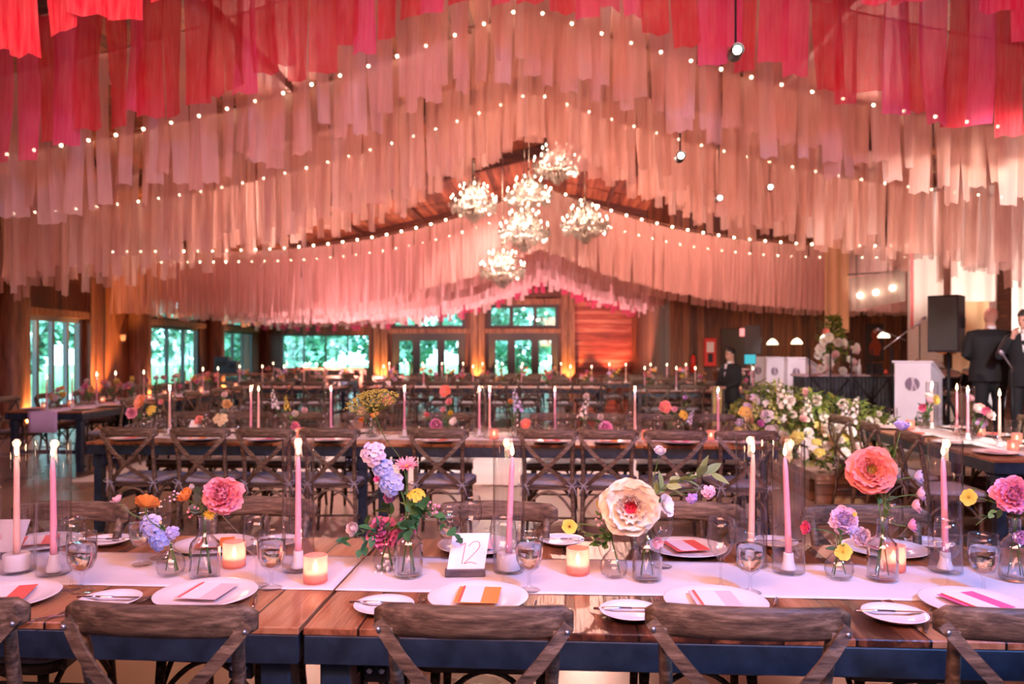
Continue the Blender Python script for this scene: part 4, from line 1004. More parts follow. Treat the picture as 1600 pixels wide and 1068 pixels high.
# (tube px, base y), (candle px, wax), flame height, label place
cyl = [(26, 903, 'cpeach', 'far left', 'w', 0.0), (84, 906, 'cpink', 'second from the left', 's', -.004), (466, 900, 'cpink', 'left of the table seam', 's', 0), (795, 902, 'cpink', 'right of the number 12 card', 'w', .012),
       (1174, 893, 'cpeach', 'left of the close pair', 'w', .006), (1232, 903, 'cpink', 'right of the close pair', 's', -.012), (1477, 902, 'cpink', 'rightmost, behind the wine glass', 's', -.008)]
for px, py, m, pl, hk, lean in cyl:
    p = onrun(px, py - 10)
    tube_at(p, 'tall glass cylinder on the foreground table, ' + pl)
    hm = HOLDW if hk == 'w' else HOLD
    put('candle_holder', hm, None, (p.x, p.y, p.z + .009), label='white candle holder on the foreground table, ' + pl, category='candle holder')
    candle((p.x, p.y, p.z + .060), m, .33, 'burning %s taper candle on the foreground table, %s' % ('peach' if m == 'cpeach' else 'pink', pl), lean, n=18, flame=.040)
    candle_light((p.x + lean, p.y, p.z + .455), .35)
for px, py, pl in ((366, 891, 'left of the two by the table seam'), (493, 915, 'nearest the table seam, right of the tall cylinder'), (903, 902, 'between the water goblet and the cream peony'), (1396, 897, 'half behind the ribbed vase of the coral poppy')):
    votive(onrun(px, py - 6), 'votive candle on the foreground table, ' + pl)
for px, py, pl in ((112, 925, 'left, near the red card'), (401, 921, 'just left of the table seam'), (786, 922, 'in front of the middle pink candle'), (1126, 925, 'right of the cream peony'), (1481, 927, 'before the rightmost cylinder')):
    wine(onrun(px, py - 6), 'near-side wine glass on the foreground table, ' + pl)
for px, py, pl in ((128, 930, 'far left'), (424, 925, 'left of the table seam'), (827, 928, 'right of the number 12 card'), (1172, 932, 'by the close pair of candles'), (1537, 934, 'far right')):
    goblet(onrun(px, py - 6), 'near-side water goblet on the foreground table, ' + pl)
for px, py, pl in ((250, 880, 'behind the orange ranunculus'), (736, 873, 'behind the number 12 card'), (1035, 893, 'right behind the cream peony'), (1392, 878, 'behind the coral poppy')):
    wine(G(px, py - 8, ZR), 'far-side wine glass on the foreground table, ' + pl, sc=.95)
for px, py, pl in ((222, 890, 'behind the blue delphinium'), (702, 878, 'with ivy leaves over it')):
    goblet(G(px, py - 8, ZR), 'water goblet on the far side of the foreground table, ' + pl)

CORAL_, PINKC, ORG, MAG, PPK = (.80, .13, .10), (.92, .55, .58), (.85, .28, .06), (.80, .12, .32), (.93, .74, .76)
def setting(px, py, pl, c, inner, line, rz=0.0, z=ZT):
    p = G(px, py, z); plate(p, 'dinner plate, foreground table, ' + pl)
    card((p.x, p.y + .005, p.z + .0175), rz, .130, .150, c, 'folded card on a plate, ' + pl, inner, line)
    return p
setting(8, 938, 'far left near corner with a red card', CORAL_, (.85, .80, .80), None, .35)
setting(322, 934, 'left of the seam, with a pale pink card', PINKC, (.88, .80, .82), CORAL_, -.05)
setting(747, 940, 'below the number 12 card, with an orange card', ORG, (.88, .82, .84), CORAL_, 0)
setting(1118, 947, 'right of centre, with a pink card edged in red', PINKC, (.86, .78, .84), CORAL_, .04)
setting(1525, 950, 'far right, with a magenta card', MAG, (.90, .84, .86), CORAL_, .3)
for px, py, pl, c, inner, line, rz in ((60, 852, 'across the table at the far left, striped coral napkin', CORAL_, (.9, .8, .8), CORAL_, .5), (335, 856, 'across the table behind the ribbed vase, orange card', ORG, (.92, .80, .76), CORAL_, .3),
                                  (745, 857, 'across the table behind the number 12 card, pink card', PINKC, (.92, .78, .80), None, 0), (1072, 861, 'across the table right of the cream peony, coral card', CORAL_, (.92, .70, .68), PINKC, .25),
                                  (1382, 862, 'across the table behind the coral poppy, red and white card', PINKC, (.9, .82, .84), CORAL_, .4)):
    setting(px, py, pl, c, inner, line, rz)
for px, py, pl in ((172, 944, 'hidden behind the second chair rail from the left'), (600, 953, 'right of the table seam'), (985, 962, 'between the two right-hand chairs, knife across it'), (1398, 967, 'far right near edge, knife across it')):
    p = G(px, py, ZT); plate(p, 'near-side bread plate on the foreground table, ' + pl, False)
    knife((p.x, p.y + .01, p.z + .0145), jit(.06), 'knife on near-side bread plate, ' + pl)
for px, py, pl in ((168, 849, 'left, behind the pale pink flower'), (436, 850, 'behind the tall cylinder left of the seam'), (878, 849, 'centre, knife across it'), (1210, 852, 'behind the close pair of candles'), (1452, 853, 'behind the rightmost tall cylinder')):
    p = G(px, py, ZT); plate(p, 'far-side bread plate on the foreground table, ' + pl, False)
    knife((p.x, p.y, p.z + .0145), pi + jit(.08), 'knife on far-side bread plate, ' + pl)
for px, py, rz, pl in ((232, 935, pi / 2 - .2, 'left of the pale pink card plate'), (658, 940, pi / 2, 'left of the orange card plate'), (1028, 945, pi / 2, 'left of the pink card plate'), (1412, 950, pi / 2 + .3, 'left of the magenta card plate')):
    p = G(px, py, ZT); fork((p.x, p.y - .05, p.z), rz, 'dinner fork, foreground table, ' + pl)
for px, py, rz, pl in ((404, 942, -pi / 2 + .3, 'right of the pale pink card plate'), (834, 952, -pi / 2 - .05, 'right of the orange card plate'), (1203, 945, -pi / 2 - .35, 'right of the pink card plate'), (1440, 962, -pi / 2 - .5, 'left of the magenta card plate, pointing at the chair'), (70, 962, pi / 2 - .8, 'right of the red card plate')):
    p = G(px, py, ZT); knife((p.x, p.y - .04, p.z), rz, 'dinner knife, foreground table, ' + pl)

# number cards in dark wooden stands
def strokes(mb, strs, T, w=.0022, t=.0006):
    for s in strs: mb.tube([T @ V((x, y, 0)) for x, y in s], w * .5, 5)
def number_card(p, rz, strs, label, w=.125, h=.125):
    t = thing('table_number', label, 'table number', p, rz)
    MB().box((0, 0, .011), (.135, .030, .022), bev=.0015).build('wooden_stand', noisy('dark_stand_wood', (.05, .04, .05), (.10, .08, .09), 30, .5), t)
    a = .30; T = Matrix.Translation((0, .001, .014)) @ Matrix.Rotation(pi / 2 - a, 4, 'X')
    shear = Matrix.Identity(4); shear[0][1] = .16; T = T @ shear
    mb = MB().box((0, h / 2, 0), (w, h, .0012), T); c = mb.build('card', pr('number_card_paper', (.80, .80, .88), .7), t)
    mb = MB(); strokes(mb, strs, T @ Matrix.Translation((0, 0, .0009))); mb.build('number', pr('red_ink', (.75, .06, .08), .6), c)
def cur(pts, n=6):
    out = []
    for i in range(len(pts) - 1):
        p0, p1, p2, p3 = pts[max(i - 1, 0)], pts[i], pts[i + 1], pts[min(i + 2, len(pts) - 1)]
        for k in range(n):
            t = k / n; out.append(tuple(.5 * ((2 * p1[j]) + (-p0[j] + p2[j]) * t + (2 * p0[j] - 5 * p1[j] + 4 * p2[j] - p3[j]) * t * t + (-p0[j] + 3 * p1[j] - 3 * p2[j] + p3[j]) * t ** 3) for j in (0, 1)))
    out.append(pts[-1]); return out
one = [(-.030, .085), (-.014, .092), (-.014, .092), (-.016, .025)]
two = cur([(-.002, .082), (.012, .096), (.030, .095), (.035, .080), (.022, .060), (.0, .035), (-.008, .026), (.012, .030), (.034, .024)])
p = onrun(727, 899); number_card((p.x, p.y, p.z), .10, [one, two], 'white table card with a red number 12 in a dark wooden stand')
p = G(2, 872, ZR); number_card((p.x, p.y, p.z), .05, [cur([(-.050, .06), (-.035, .072), (-.022, .060), (-.03, .04)]), cur([(.022, .058), (.034, .068), (.042, .056), (.032, .044), (.022, .058)])], 'white table card with red writing behind the candles at the far left')

# vases and their flowers
W_ = (.90, .86, .84); CR = (.90, .80, .60); PK = (.93, .40, .48); LP_ = (.93, .62, .70); LIL = (.60, .56, .86); BLU = (.50, .60, .90); OR_ = (.88, .35, .08); YE = (.88, .72, .10); CO = (.93, .36, .28); MG = (.82, .16, .42)
b1, v1 = onrun(267, 898), onrun(320, 902); b2, v2 = onrun(604, 889), onrun(638, 899); b3, v3 = onrun(959, 900), onrun(1011, 905); b4, v4 = onrun(1311, 903), onrun(1379, 905); v5 = onrun(1586, 905)
for p, l in ((b1, 'with the blue delphinium'), (b2, 'with the white ranunculus'), (b3, 'left of the cream peony'), (b4, 'with the yellow pansy')): bud(p, 'small round clear bud vase on the foreground table, ' + l, .96)
for p, l in ((v1, 'with the pink peony'), (v2, 'left of the number 12 card'), (v3, 'under the cream peony'), (v4, 'with the coral poppy'), (v5, 'at the right edge')): bottle(p, 'ribbed clear bottle vase on the foreground table, ' + l, 1.0)
def fl(kind, size, c1, c2, px, py, v, label, face=(0, -1, .3), tall=True, dd=0.0, **k):
    """head at pixel (px, py), as far away as its vase (plus dd)"""
    v = V(v); d = -v.x * sin(YAW) + v.y * cos(YAW) + dd; head = P(px, py, d); r = .011 if tall else .007
    s = 1 if head.x > v.x else -1
    base = v + V((-s * .02, random.uniform(-.015, .015), .014)); via = v + V((s * r * .6, random.uniform(-.005, .005), .20 if tall else .117))
    return flower(kind, size, c1, c2, head, base, label, face, via, **k)
def lf(px, py, v, label, tall=True, dd=0.0, **k):
    v = V(v); d = -v.x * sin(YAW) + v.y * cos(YAW) + dd; head = P(px, py, d); s = 1 if head.x > v.x else -1
    return leafy(head, v + V((-s * .02, .005, .014)), label, via=v + V((s * .006, 0, .20 if tall else .117)), **k)
fl('peony', .070, PK, (.95, .28, .36), 349, 774, v1, 'full bright pink peony in the ribbed vase at left', (.1, -1, .45), leaves=2)
fl('cup', .034, OR_, (.75, .22, .04), 294, 780, v1, 'orange ranunculus seen side-on, left of the pink peony', (-.5, -.5, .9), leaves=2, name='ranunculus')
fl('buds', .022, (.93, .55, .70), (.95, .72, .80), 273, 775, v1, 'pale pink bud spray beside the orange ranunculus', leaves=0)
fl('buds', .026, (.92, .38, .50), (.93, .55, .62), 301, 798, v1, 'pink snapdragon buds just above the ribbed vase at left', leaves=1)
fl('ranunculus', .012, W_, W_, 301, 760, v1, 'single tiny white bud above the orange ranunculus', leaves=0)
fl('daisy', .022, YE, YE, 328, 803, v1, 'yellow filler flower below the pink peony', (.3, -1, 0), leaves=1)
lf(312, 770, v1, 'dark foliage stem standing in the ribbed vase at left', n=8, L=.05, W=.015, cols=[(.06, .10, .05), (.10, .13, .09)])
fl('poppy', .042, OR_, (.75, .30, .05), 228, 791, b1, 'orange ranunculus seen from behind on the left', (-.2, .6, .6), False, leaves=0, name='ranunculus')
fl('cup', .024, (.93, .66, .68), (.93, .55, .60), 186, 784, b1, 'pale pink flower leaning far left of the bud vase', (-.6, -.2, 1), False, leaves=0)
fl('cluster', .040, (.46, .52, .90), (.68, .70, .93), 236, 820, b1, 'pale blue delphinium head over the water goblet', (-.2, -1, .3), False, leaves=2, name='delphinium')
fl('cluster', .038, (.28, .40, .88), (.46, .56, .92), 250, 843, b1, 'deeper blue delphinium low over the bud vase', (-.1, -1, .1), False, leaves=2, name='delphinium')
fl('cluster', .024, (.46, .44, .88), (.60, .62, .93), 269, 832, b1, 'small lilac delphinium floret pointing right', (.3, -1, .2), False, leaves=1, name='delphinium')
# second group
fl('peony', .064, (.80, .26, .50), (.72, .10, .32), 600, 832, b2, 'deep pink peony low behind the ivy', (-.2, -1, .5), False, .03, leaves=3)
fl('ranunculus', .031, (.93, .84, .82), (.88, .70, .66), 554, 825, b2, 'white ranunculus at the left of the second flower group', (-.3, -1, .2), False, leaves=4, leafsize=.045)
fl('ranunculus', .029, (.88, .46, .70), (.80, .35, .60), 610, 778, b2, 'mauve ranunculus above the deep pink peony', (0, -1, .5), False, leaves=4, leafsize=.05)
lf(640, 820, v2, 'broad green leaves over the second ribbed vase', dd=-.02, n=10, L=.055, W=.022, cols=[(.04, .15, .06), (.05, .19, .06)])
lf(560, 862, b2, 'green sprig curling down at the left of the second group', False, n=10, L=.045, W=.015, cols=[(.04, .16, .07)], face=(-.6, -.3, -1))
fl('peony', .040, (.84, .30, .52), (.78, .14, .36), 637, 822, b2, 'smaller deep pink peony right of the first', (.3, -1, .3), False, .04, leaves=2)
fl('cluster', .042, (.66, .60, .84), (.78, .72, .88), 584, 709, v2, 'pale lilac delphinium at the top of the tall stem', (0, -1, .2), dd=-.02, leaves=0, name='delphinium')
fl('cluster', .036, (.30, .44, .88), (.48, .58, .92), 599, 732, v2, 'sky blue delphinium below the pale lilac one', (0, -1, .2), leaves=0, name='delphinium')
fl('cluster', .042, (.30, .44, .90), (.48, .60, .93), 612, 756, v2, 'larger sky blue delphinium floret cluster in the middle', (0, -1, .1), leaves=1, name='delphinium')
fl('cup', .016, MG, MG, 592, 747, v2, 'small magenta sweet pea beside the blue delphinium', (-.5, -1, .2), leaves=0)
fl('daisy', .042, (.88, .42, .50), (.82, .18, .28), 635, 729, v2, 'spiky coral-pink astrantia on a straight stem', (.1, -.6, 1), leaves=2, name='astrantia')
fl('cluster', .030, YE, (.80, .66, .10), 651, 774, v2, 'yellow yarrow head above the ribbed vase', (.1, -.6, 1), leaves=3, name='yarrow')
fl('buds', .030, (.80, .35, .50), (.86, .50, .60), 674, 795, v2, 'trailing pink blossom right of the yarrow', leaves=1)
lf(720, 850, v2, 'ivy sprig trailing down onto the number 12 card', dd=-.03, n=11, L=.036, W=.015, cols=[(.03, .14, .05), (.05, .18, .06)], face=(.6, -.2, -1), name='ivy_sprig')
lf(662, 782, v2, 'dark green leaves left of the ivy sprig', n=12, L=.045, W=.017, cols=[(.03, .14, .05), (.05, .18, .06)])
lf(528, 850, b2, 'green foliage sprig drooping left of the bud vase', False, n=12, L=.042, W=.013, cols=[(.04, .16, .08), (.05, .18, .06)], face=(-1, 0, -.4))
lf(640, 800, b2, 'leafy sprig crossing in front of the ribbed vase', False, n=10, L=.042, W=.015)
fl('buds', .030, W_, (.85, .88, .80), 596, 890, b2, 'tiny white blossom hanging to the runner', (-.2, -1, -.6), False, -.03, leaves=0)
flower('umbel', .112, (.46, .42, .08), (.24, .30, .08), P(582, 630, 3.2), v2 + V((0.01, 0, .012)), 'huge yellow-green dill umbel on the tallest arching stem', (-.15, -.35, 1), v2 + V((0, 0, .2)), leaves=0, name='dill_umbel')
# third group
fl('open_peony', .098, (.93, .84, .66), (.90, .74, .52), 985, 792, v3, 'huge cream open peony with a crimson heart', (-.1, -1, .12), dd=-.03, c3=(.78, .05, .12), leaves=2)
fl('poppy', .040, W_, (.90, .86, .80), 1036, 790, v3, 'white petal flower tucked right of the cream peony', (.7, -.6, .3), leaves=0)
fl('ranunculus', .026, (.92, .88, .90), (.90, .84, .88), 1030, 708, v3, 'white carnation on the tall straight stem', (.1, -.6, 1), leaves=0, name='carnation')
fl('cosmos', .028, (.92, .78, .16), (.88, .66, .08), 890, 822, b3, 'yellow poppy leaning far left of its bud vase', (0, -1, 0), False, c3=(.30, .20, .05), leaves=2, name='yellow_poppy')
fl('cup', .017, YE, YE, 938, 788, b3, 'small yellow buttercup touching the cream peony', (0, -1, .3), False, leaves=0)
fl('buds', .030, (.90, .58, .66), (.90, .72, .74), 940, 810, b3, 'pale pink blossom spray left of the cream peony', leaves=3, tall=False)
lf(930, 842, b3, 'low green leaves left of the cream peony', False, n=12, L=.035, W=.013, cols=[(.05, .15, .04), (.08, .2, .05)])
lf(905, 815, b3, 'thin green sprig between the yellow poppy and cream peony', False, n=10, L=.026, W=.008)
fl('cup', .024, LP_, (.93, .70, .76), 1024, 845, v3, 'pale pink sweet pea at the neck of the centre ribbed vase', (.3, -1, 0), leaves=1, dd=-.03)
lf(1118, 738, v3, 'long light green eucalyptus branch reaching right', n=22, L=.062, W=.014, cols=[(.20, .30, .12), (.28, .38, .16), (.16, .26, .12)], face=(1, 0, .15), name='eucalyptus_branch')
fl('cluster', .020, (.42, .28, .70), (.60, .42, .82), 1081, 778, v3, 'purple sweet pea on a thin stem right of the cream peony', (.2, -1, -.2), leaves=0, name='sweet_pea')
fl('cluster', .024, (.88, .50, .66), (.92, .70, .78), 1107, 768, v3, 'pink and white sweet pea at the end of a thin stem', (.3, -1, 0), leaves=0, name='sweet_pea')
# fourth group
fl('open_peony', .080, (.90, .32, .28), (.92, .52, .42), 1361, 735, v4, 'big coral-pink poppy on the right-hand ribbed vase', (-.25, -1, .35), leaves=1, c3=(.50, .30, .06), name='coral_poppy')
fl('cup', .030, (.52, .52, .90), (.62, .55, .90), 1407, 672, v4, 'blue-lilac poppy at the top of a thin stem', (.1, -.3, 1), leaves=3, leafsize=.03)
for px, py, c, l in ((1428, 745, (.66, .66, .90), 'bluish'), (1432, 772, (.86, .62, .80), 'pale lilac'), (1424, 790, (.93, .60, .72), 'pink'), (1418, 821, (.88, .42, .66), 'deep pink, lowest')):
    fl('cup', .027, c, lerp(c, W_, .4), px, py, v4, 'half-open poppy petal flower right of the coral poppy, %s' % l, (1, -.5, .2), leaves=0)
fl('peony', .050, (.84, .66, .86), (.78, .50, .80), 1318, 812, b4, 'lilac-white carnation cluster behind the yellow pansy', (-.1, -1, .3), False, .03, leaves=3, name='carnation')
fl('peony', .036, (.90, .74, .86), (.88, .66, .80), 1345, 838, b4, 'pale lilac ruffled flower beside the ribbed vase of the poppy', (.2, -1, .2), False, .05, leaves=1, name='carnation')
fl('cup', .027, (.90, .14, .28), (.93, .25, .40), 1266, 825, b4, 'crimson ranunculus far left of the yellow pansy', (-1, -.4, .2), False, leaves=0, name='ranunculus')
fl('cosmos', .030, (.92, .78, .12), (.85, .62, .06), 1317, 862, b4, 'yellow pansy at the mouth of its bud vase', (.1, -1, .2), False, -.02, leaves=2, name='pansy')
fl('daisy', .010, YE, YE, 1335, 803, b4, 'small yellow button flower in the fourth group', (0, -1, .2), False, leaves=1)
lf(1390, 770, v4, 'thin green bud stem rising right of the coral poppy', n=6, L=.03, W=.010)
# fifth group
fl('peony', .066, (.93, .40, .58), (.92, .22, .42), 1581, 773, v5, 'hot pink peony at the right edge', (-.3, -1, .4), leaves=2)
fl('cosmos', .030, (.92, .70, .10), (.85, .55, .05), 1513, 776, v5, 'yellow cosmos on a thin stem left of the hot pink peony', (0, -1, .1), leaves=3)
fl('cup', .030, (.82, .50, .78), (.86, .60, .82), 1590, 838, v5, 'mauve blossom low at the right edge', (0, -1, .1), leaves=1)
lf(1525, 820, v5, 'thin sprig arching left from the rightmost ribbed vase', n=8, L=.028, W=.009, face=(-1, 0, -1))

# ------------------------------------------------------------------ second row
G2 = 'tall candles along the second-row table'
zt2 = ZR
def on2(px, y=T2Y): return YP(px, y, ZR)
c2 = [(265, 'cpeach'), (392, 'cpink'), (404, 'cpeach'), (517, 'cpink'), (632, 'cpink'), (749, 'cpink'), (765, 'cpeach'), (867, 'cpink'), (992, 'cpeach'), (1122, 'cpink')]
for i, (px, m) in enumerate(c2):
    p = on2(px, T2Y + (.05 if i % 2 else -.03))
    candle((p.x, p.y, p.z + .06), m, .33, '%s taper candle burning on the second-row table, %s from the left' % ('pink' if m == 'cpink' else 'peach', ORD[i]), flame=.046)
    put('candle_holder', HOLD, None, (p.x, p.y, p.z + .009), label='white holder of the second-row candle, %s from the left' % ORD[i], category='candle holder')
    if i not in (2,): tube_at(p, 'clear glass cylinder on the second-row table, %s candle from the left' % ORD[i])
    if i % 2 == 0: candle_light((p.x, p.y, p.z + .47), 1.0)
for px in (548, 772, 1010, 1111, 470, 690): votive(on2(px, T2Y - .15), 'small votive light on the second-row table', 'votives on the second-row table', False)
rr = random.Random(5)
for i, px in enumerate([232, 250, 318, 362, 372, 430, 438, 505, 550, 560, 655, 662, 722, 838, 858, 872, 886, 958, 966, 985, 1017, 1028, 1095, 1104, 1155, 1165]):
    y = T2Y + rr.choice((-.25, .28)); p = YP(px, y, ZT)
    if i % 2: wine(p, 'small stemmed wine glass on the second-row table', 'wine glasses on the second-row table')
    else: goblet(p, 'small water goblet on the second-row table', 'water goblets on the second-row table', water=False)
cc = [CORAL_, ORG, MAG, PINKC, CORAL_]
for i, px in enumerate(fr):
    p = YP(px + 2, T2Y - .33, ZT); plate(p, 'dinner plate with a bright card on the near side of the second-row table', True, 'near-side plates of the second-row table')
    card((p.x, p.y, p.z + .0175), jit(.4), .13, .15, cc[i % 5], 'bright folded card on the second-row table at the chair %s from the left' % ORD[i], (.92, .8, .8))
for i, px in enumerate(bk):
    p = YP(px, T2Y + .33, ZT); plate(p, 'dinner plate on the far side of the second-row table', True, 'far-side plates of the second-row table')
p = on2(301, T2Y + .02); number_card((p.x, p.y, p.z), 0, [], 'plain cream card standing on the second-row table near the left', w=.10, h=.12)
S2 = [  # kind, size, c1, c2, px, py, vase px, label
 ('poppy', .07, (.93, .42, .26), OR_, 222, 629, 225, 'orange poppy, highest at the left of the second-row table'), ('peony', .055, (.90, .42, .52), PK, 206, 645, 222, 'pink peony at the left of the second-row table'),
 ('cluster', .05, (.70, .55, .12), YE, 237, 641, 228, 'mustard yarrow at the left of the second-row table'), ('cup', .035, (.90, .42, .42), CO, 254, 629, 228, 'small coral flower left of the first second-row candle'),
 ('cup', .055, (.93, .70, .36), (.93, .62, .30), 355, 633, 345, 'big peach-yellow poppy on the second-row table'), ('cup', .035, (.93, .74, .68), W_, 351, 618, 345, 'pale bloom above the peach-yellow poppy'), ('poppy', .045, (.93, .32, .24), CO, 312, 657, 322, 'coral poppy beside the plain cream card'),
 ('cluster', .06, (.88, .72, .45), (.93, .8, .5), 345, 655, 345, 'pale peach cluster under the peach-yellow poppy'),
 ('spike', .17, (.86, .82, .84), W_, 429, 628, 440, 'white delphinium spike on the second-row table'), ('spike', .13, YE, (.70, .60, .10), 448, 633, 446, 'yellow snapdragon spike on the second-row table'), ('peony', .045, (.92, .36, .50), PK, 461, 665, 455, 'pink poppy low before the white delphinium'),
 ('cup', .038, (.90, .84, .70), W_, 461, 647, 452, 'cream ranunculus above the low pink poppy'), ('cup', .036, (.93, .72, .66), LP_, 476, 642, 455, 'blush ranunculus right of the cream one'),
 ('poppy', .052, (.93, .36, .32), CO, 605, 627, 585, 'coral poppy right under the dill umbel'), ('poppy', .04, (.92, .60, .45), LP_, 565, 643, 580, 'peach cosmos left under the dill umbel'), ('cluster', .045, (.80, .60, .16), OR_, 585, 645, 582, 'golden cluster under the dill umbel'), ('cup', .03, OR_, OR_, 566, 657, 576, 'orange flower low under the dill umbel'),
 ('poppy', .06, (.93, .30, .20), CO, 697, 612, 695, 'orange-red poppy, highest in the middle of the second-row table'), ('cup', .04, (.92, .46, .46), PK, 703, 629, 697, 'pink bloom under the orange-red poppy'), ('cup', .034, (.92, .48, .50), PK, 694, 641, 693, 'rose-pink bloom second under the orange-red poppy'),
 ('peony', .062, (.88, .36, .56), MG, 681, 663, 683, 'round mauve-pink dahlia low before the middle vases'), ('cup', .03, YE, YE, 704, 646, 697, 'small yellow bloom in the middle group of the second row'), ('poppy', .04, (.90, .84, .74), W_, 709, 659, 700, 'white anemone right of the mauve-pink dahlia'), ('cup', .03, (.88, .30, .30), CO, 667, 649, 680, 'small red bloom left of the mauve-pink dahlia'),
 ('spike', .20, (.70, .60, .82), LIL, 808, 630, 802, 'lilac delphinium spike on the second-row table'), ('poppy', .055, (.93, .34, .26), CO, 822, 663, 808, 'coral poppy low beside the lilac delphinium'), ('cup', .03, (.80, .50, .20), OR_, 797, 628, 800, 'amber flower left of the lilac delphinium'),
 ('spike', .20, (.88, .78, .66), W_, 912, 643, 915, 'cream foxglove spike on the second-row table'), ('cup', .036, (.92, .82, .74), W_, 916, 620, 915, 'white bud at the top of the cream foxglove group'), ('peony', .065, (.90, .40, .68), MG, 946, 668, 938, 'big orchid-pink dahlia on the second-row table'), ('cup', .036, (.90, .80, .76), W_, 938, 653, 932, 'white rose left above the orchid-pink dahlia'),
 ('poppy', .062, (.93, .32, .26), CO, 1038, 637, 1045, 'big red-coral poppy at the right of the second-row table'), ('cup', .034, (.92, .58, .62), LP_, 1055, 640, 1048, 'pale pink bloom right of the red-coral poppy'), ('cluster', .042, YE, (.85, .60, .1), 1068, 648, 1060, 'yellow craspedia cluster at the right of the second-row table'), ('spike', .13, LIL, (.80, .78, .92), 1078, 655, 1064, 'lilac-blue spike leaning right at the second-row table'), ('cup', .024, (.66, .40, .72), LIL, 1071, 622, 1058, 'small purple flower on a thin high stem'),
 ('cluster', .06, (.90, .66, .30), YE, 1165, 645, 1170, 'orange-yellow cluster at the right end of the second-row table'), ('cup', .04, (.72, .30, .62), MG, 1186, 663, 1178, 'purple tulip at the right end of the second-row table'), ('cup', .034, (.90, .84, .88), W_, 1197, 648, 1182, 'white tulip at the right end of the second-row table')]
seen = set()
for kind, sz, c1, c2_, px, py, vx, lab in S2:
    v = YP(vx, T2Y - .02, ZR); k = round(vx / 14)
    if k not in seen:
        seen.add(k); (bottle if len(seen) % 2 else bud)(v, 'clear flower vase on the second-row table', 1.0, 'vases on the second-row table')
    d = -v.x * sin(YAW) + v.y * cos(YAW); head = P(px, py, d)
    flower(kind, sz, c1, c2_, head, v + V((0, 0, .012)), lab, (rr.uniform(-.4, .4), -1, .5) if kind != 'spike' else (rr.uniform(-.4, .1) if px < 900 else .3, -.2, 1), v + V((0, 0, .11)), leaves=3, leafsize=.05, sr=.0028)

# ------------------------------------------------------------------ tables further off
farc = [((.93, .36, .30), (.93, .50, .40)), ((.93, .62, .66), (.9, .5, .6)), ((.90, .84, .80), (.9, .8, .7)), ((.92, .62, .25), (.9, .5, .2)), ((.80, .62, .86), (.7, .5, .8)), ((.90, .74, .20), (.9, .7, .2)), ((.90, .30, .50), (.9, .3, .5)), ((.93, .78, .72), (.9, .6, .5))]
FAR_BL = [(k, bloom(k, 1.0, a, b, sd=i)) for i, (k, (a, b)) in enumerate(zip(('poppy', 'cup', 'cup', 'poppy', 'cluster', 'cup', 'cup', 'cup'), farc))]
def lowstem(): return MB().tube([(0, 0, 0), (0, 0, .5), (0, 0, 1)], .006, 4, None, (.10, .2, .05)).mesh('stem', M['leaf'])
LST = lowstem()
def bunch(p, label, group, r, n=7, h=.30, spread=.13):
    v = put('bud_vase', VS, None, p, scale=(1.1,) * 3, label='clear vase holding flowers ' + group, category='vase', group='vases ' + group)
    t = thing('flower_bunch', label, 'flowers', (p[0], p[1], p[2] + .03), 0, 'flower bunches ' + group)
    for i in range(n):
        a = r.uniform(0, 6.3); q = r.uniform(.2, 1) * spread; z = h * r.uniform(.35, 1.0); k = FAR_BL[r.randrange(len(FAR_BL))][1]; s = r.uniform(.038, .062)
        hd = V((q * cos(a), q * sin(a), z)); o = put('bloom', k, t, hd, scale=(s, s, s)); o.rotation_euler = V((r.uniform(-.6, .6), -1, r.uniform(.1, 1.2))).to_track_quat('Z', 'Y').to_euler()
        st_ = put('stem', LST, t, (0, 0, 0), scale=(1, 1, hd.length)); st_.rotation_euler = hd.to_track_quat('Z', 'Y').to_euler()
    mb = MB()
    for i in range(12): leaf_into(mb, V((r.uniform(-.03, .03), r.uniform(-.03, .03), h * r.uniform(.2, .6))), (r.uniform(-1, 1), r.uniform(-1, 1), r.uniform(-.2, 1)), .07, .018, GREEN[i % 4], r)
    mb.build('foliage', M['leaf'], t, kind='stuff')
def dress(center, rz, L, where, sd, cyl=False, plates=True, n_b=3, tall=True):
    r = random.Random(sd); c = V(center); D = V((cos(rz), sin(rz), 0)); S_ = V((-sin(rz), cos(rz), 0))
    def at(u, v, z=ZR): q = c + D * u + S_ * v; return (q.x, q.y, z)
    for i in range(n_b):
        bunch(at(-L / 2 + L * (i + .5) / n_b + r.uniform(-.12, .12), r.uniform(-.05, .05)), 'bunch of coral, pink and white flowers ' + where, where, r)
    for i in range(5):
        u = -L / 2 + .25 + (L - .5) * i / 4 + r.uniform(-.08, .08); m = r.choice(('cpink', 'cpeach')); h = .33 if tall else .2
        q = at(u, r.uniform(-.1, .1)); candle((q[0], q[1], q[2] + .058), m, h, 'lit taper candle ' + where, group='taper candles ' + where, flame=.060)
        put('candle_holder', HOLD, None, (q[0], q[1], q[2] + .001), label='small white candle holder ' + where, category='candle holder', group='candle holders ' + where)
        if i % 2 == 0 and cyl: tube_at(q, 'clear glass cylinder ' + where, 'glass cylinders ' + where)
    for i in range(4): votive(at(-L / 2 + .3 + i * .6 + r.uniform(-.1, .1), r.choice((-.17, .17))), 'small votive light ' + where, 'votive lights ' + where, False)
    for i in range(4):
        for s in (-1, 1):
            u = -L / 2 + .3 + i * .61
            if plates: plate(at(u, s * .33, ZT), 'white plate ' + where, True, 'plates ' + where)
            if plates:
                o = put('folded_card', CARDF[r.randrange(3)], None, at(u, s * .33, ZT + .02), (0, 0, r.uniform(-.4, .4)), label='bright folded card on a plate ' + where, category='card', group='folded cards ' + where)
            goblet(at(u + .16, s * .22, ZR), 'small clear goblet ' + where, 'goblets ' + where, water=False)
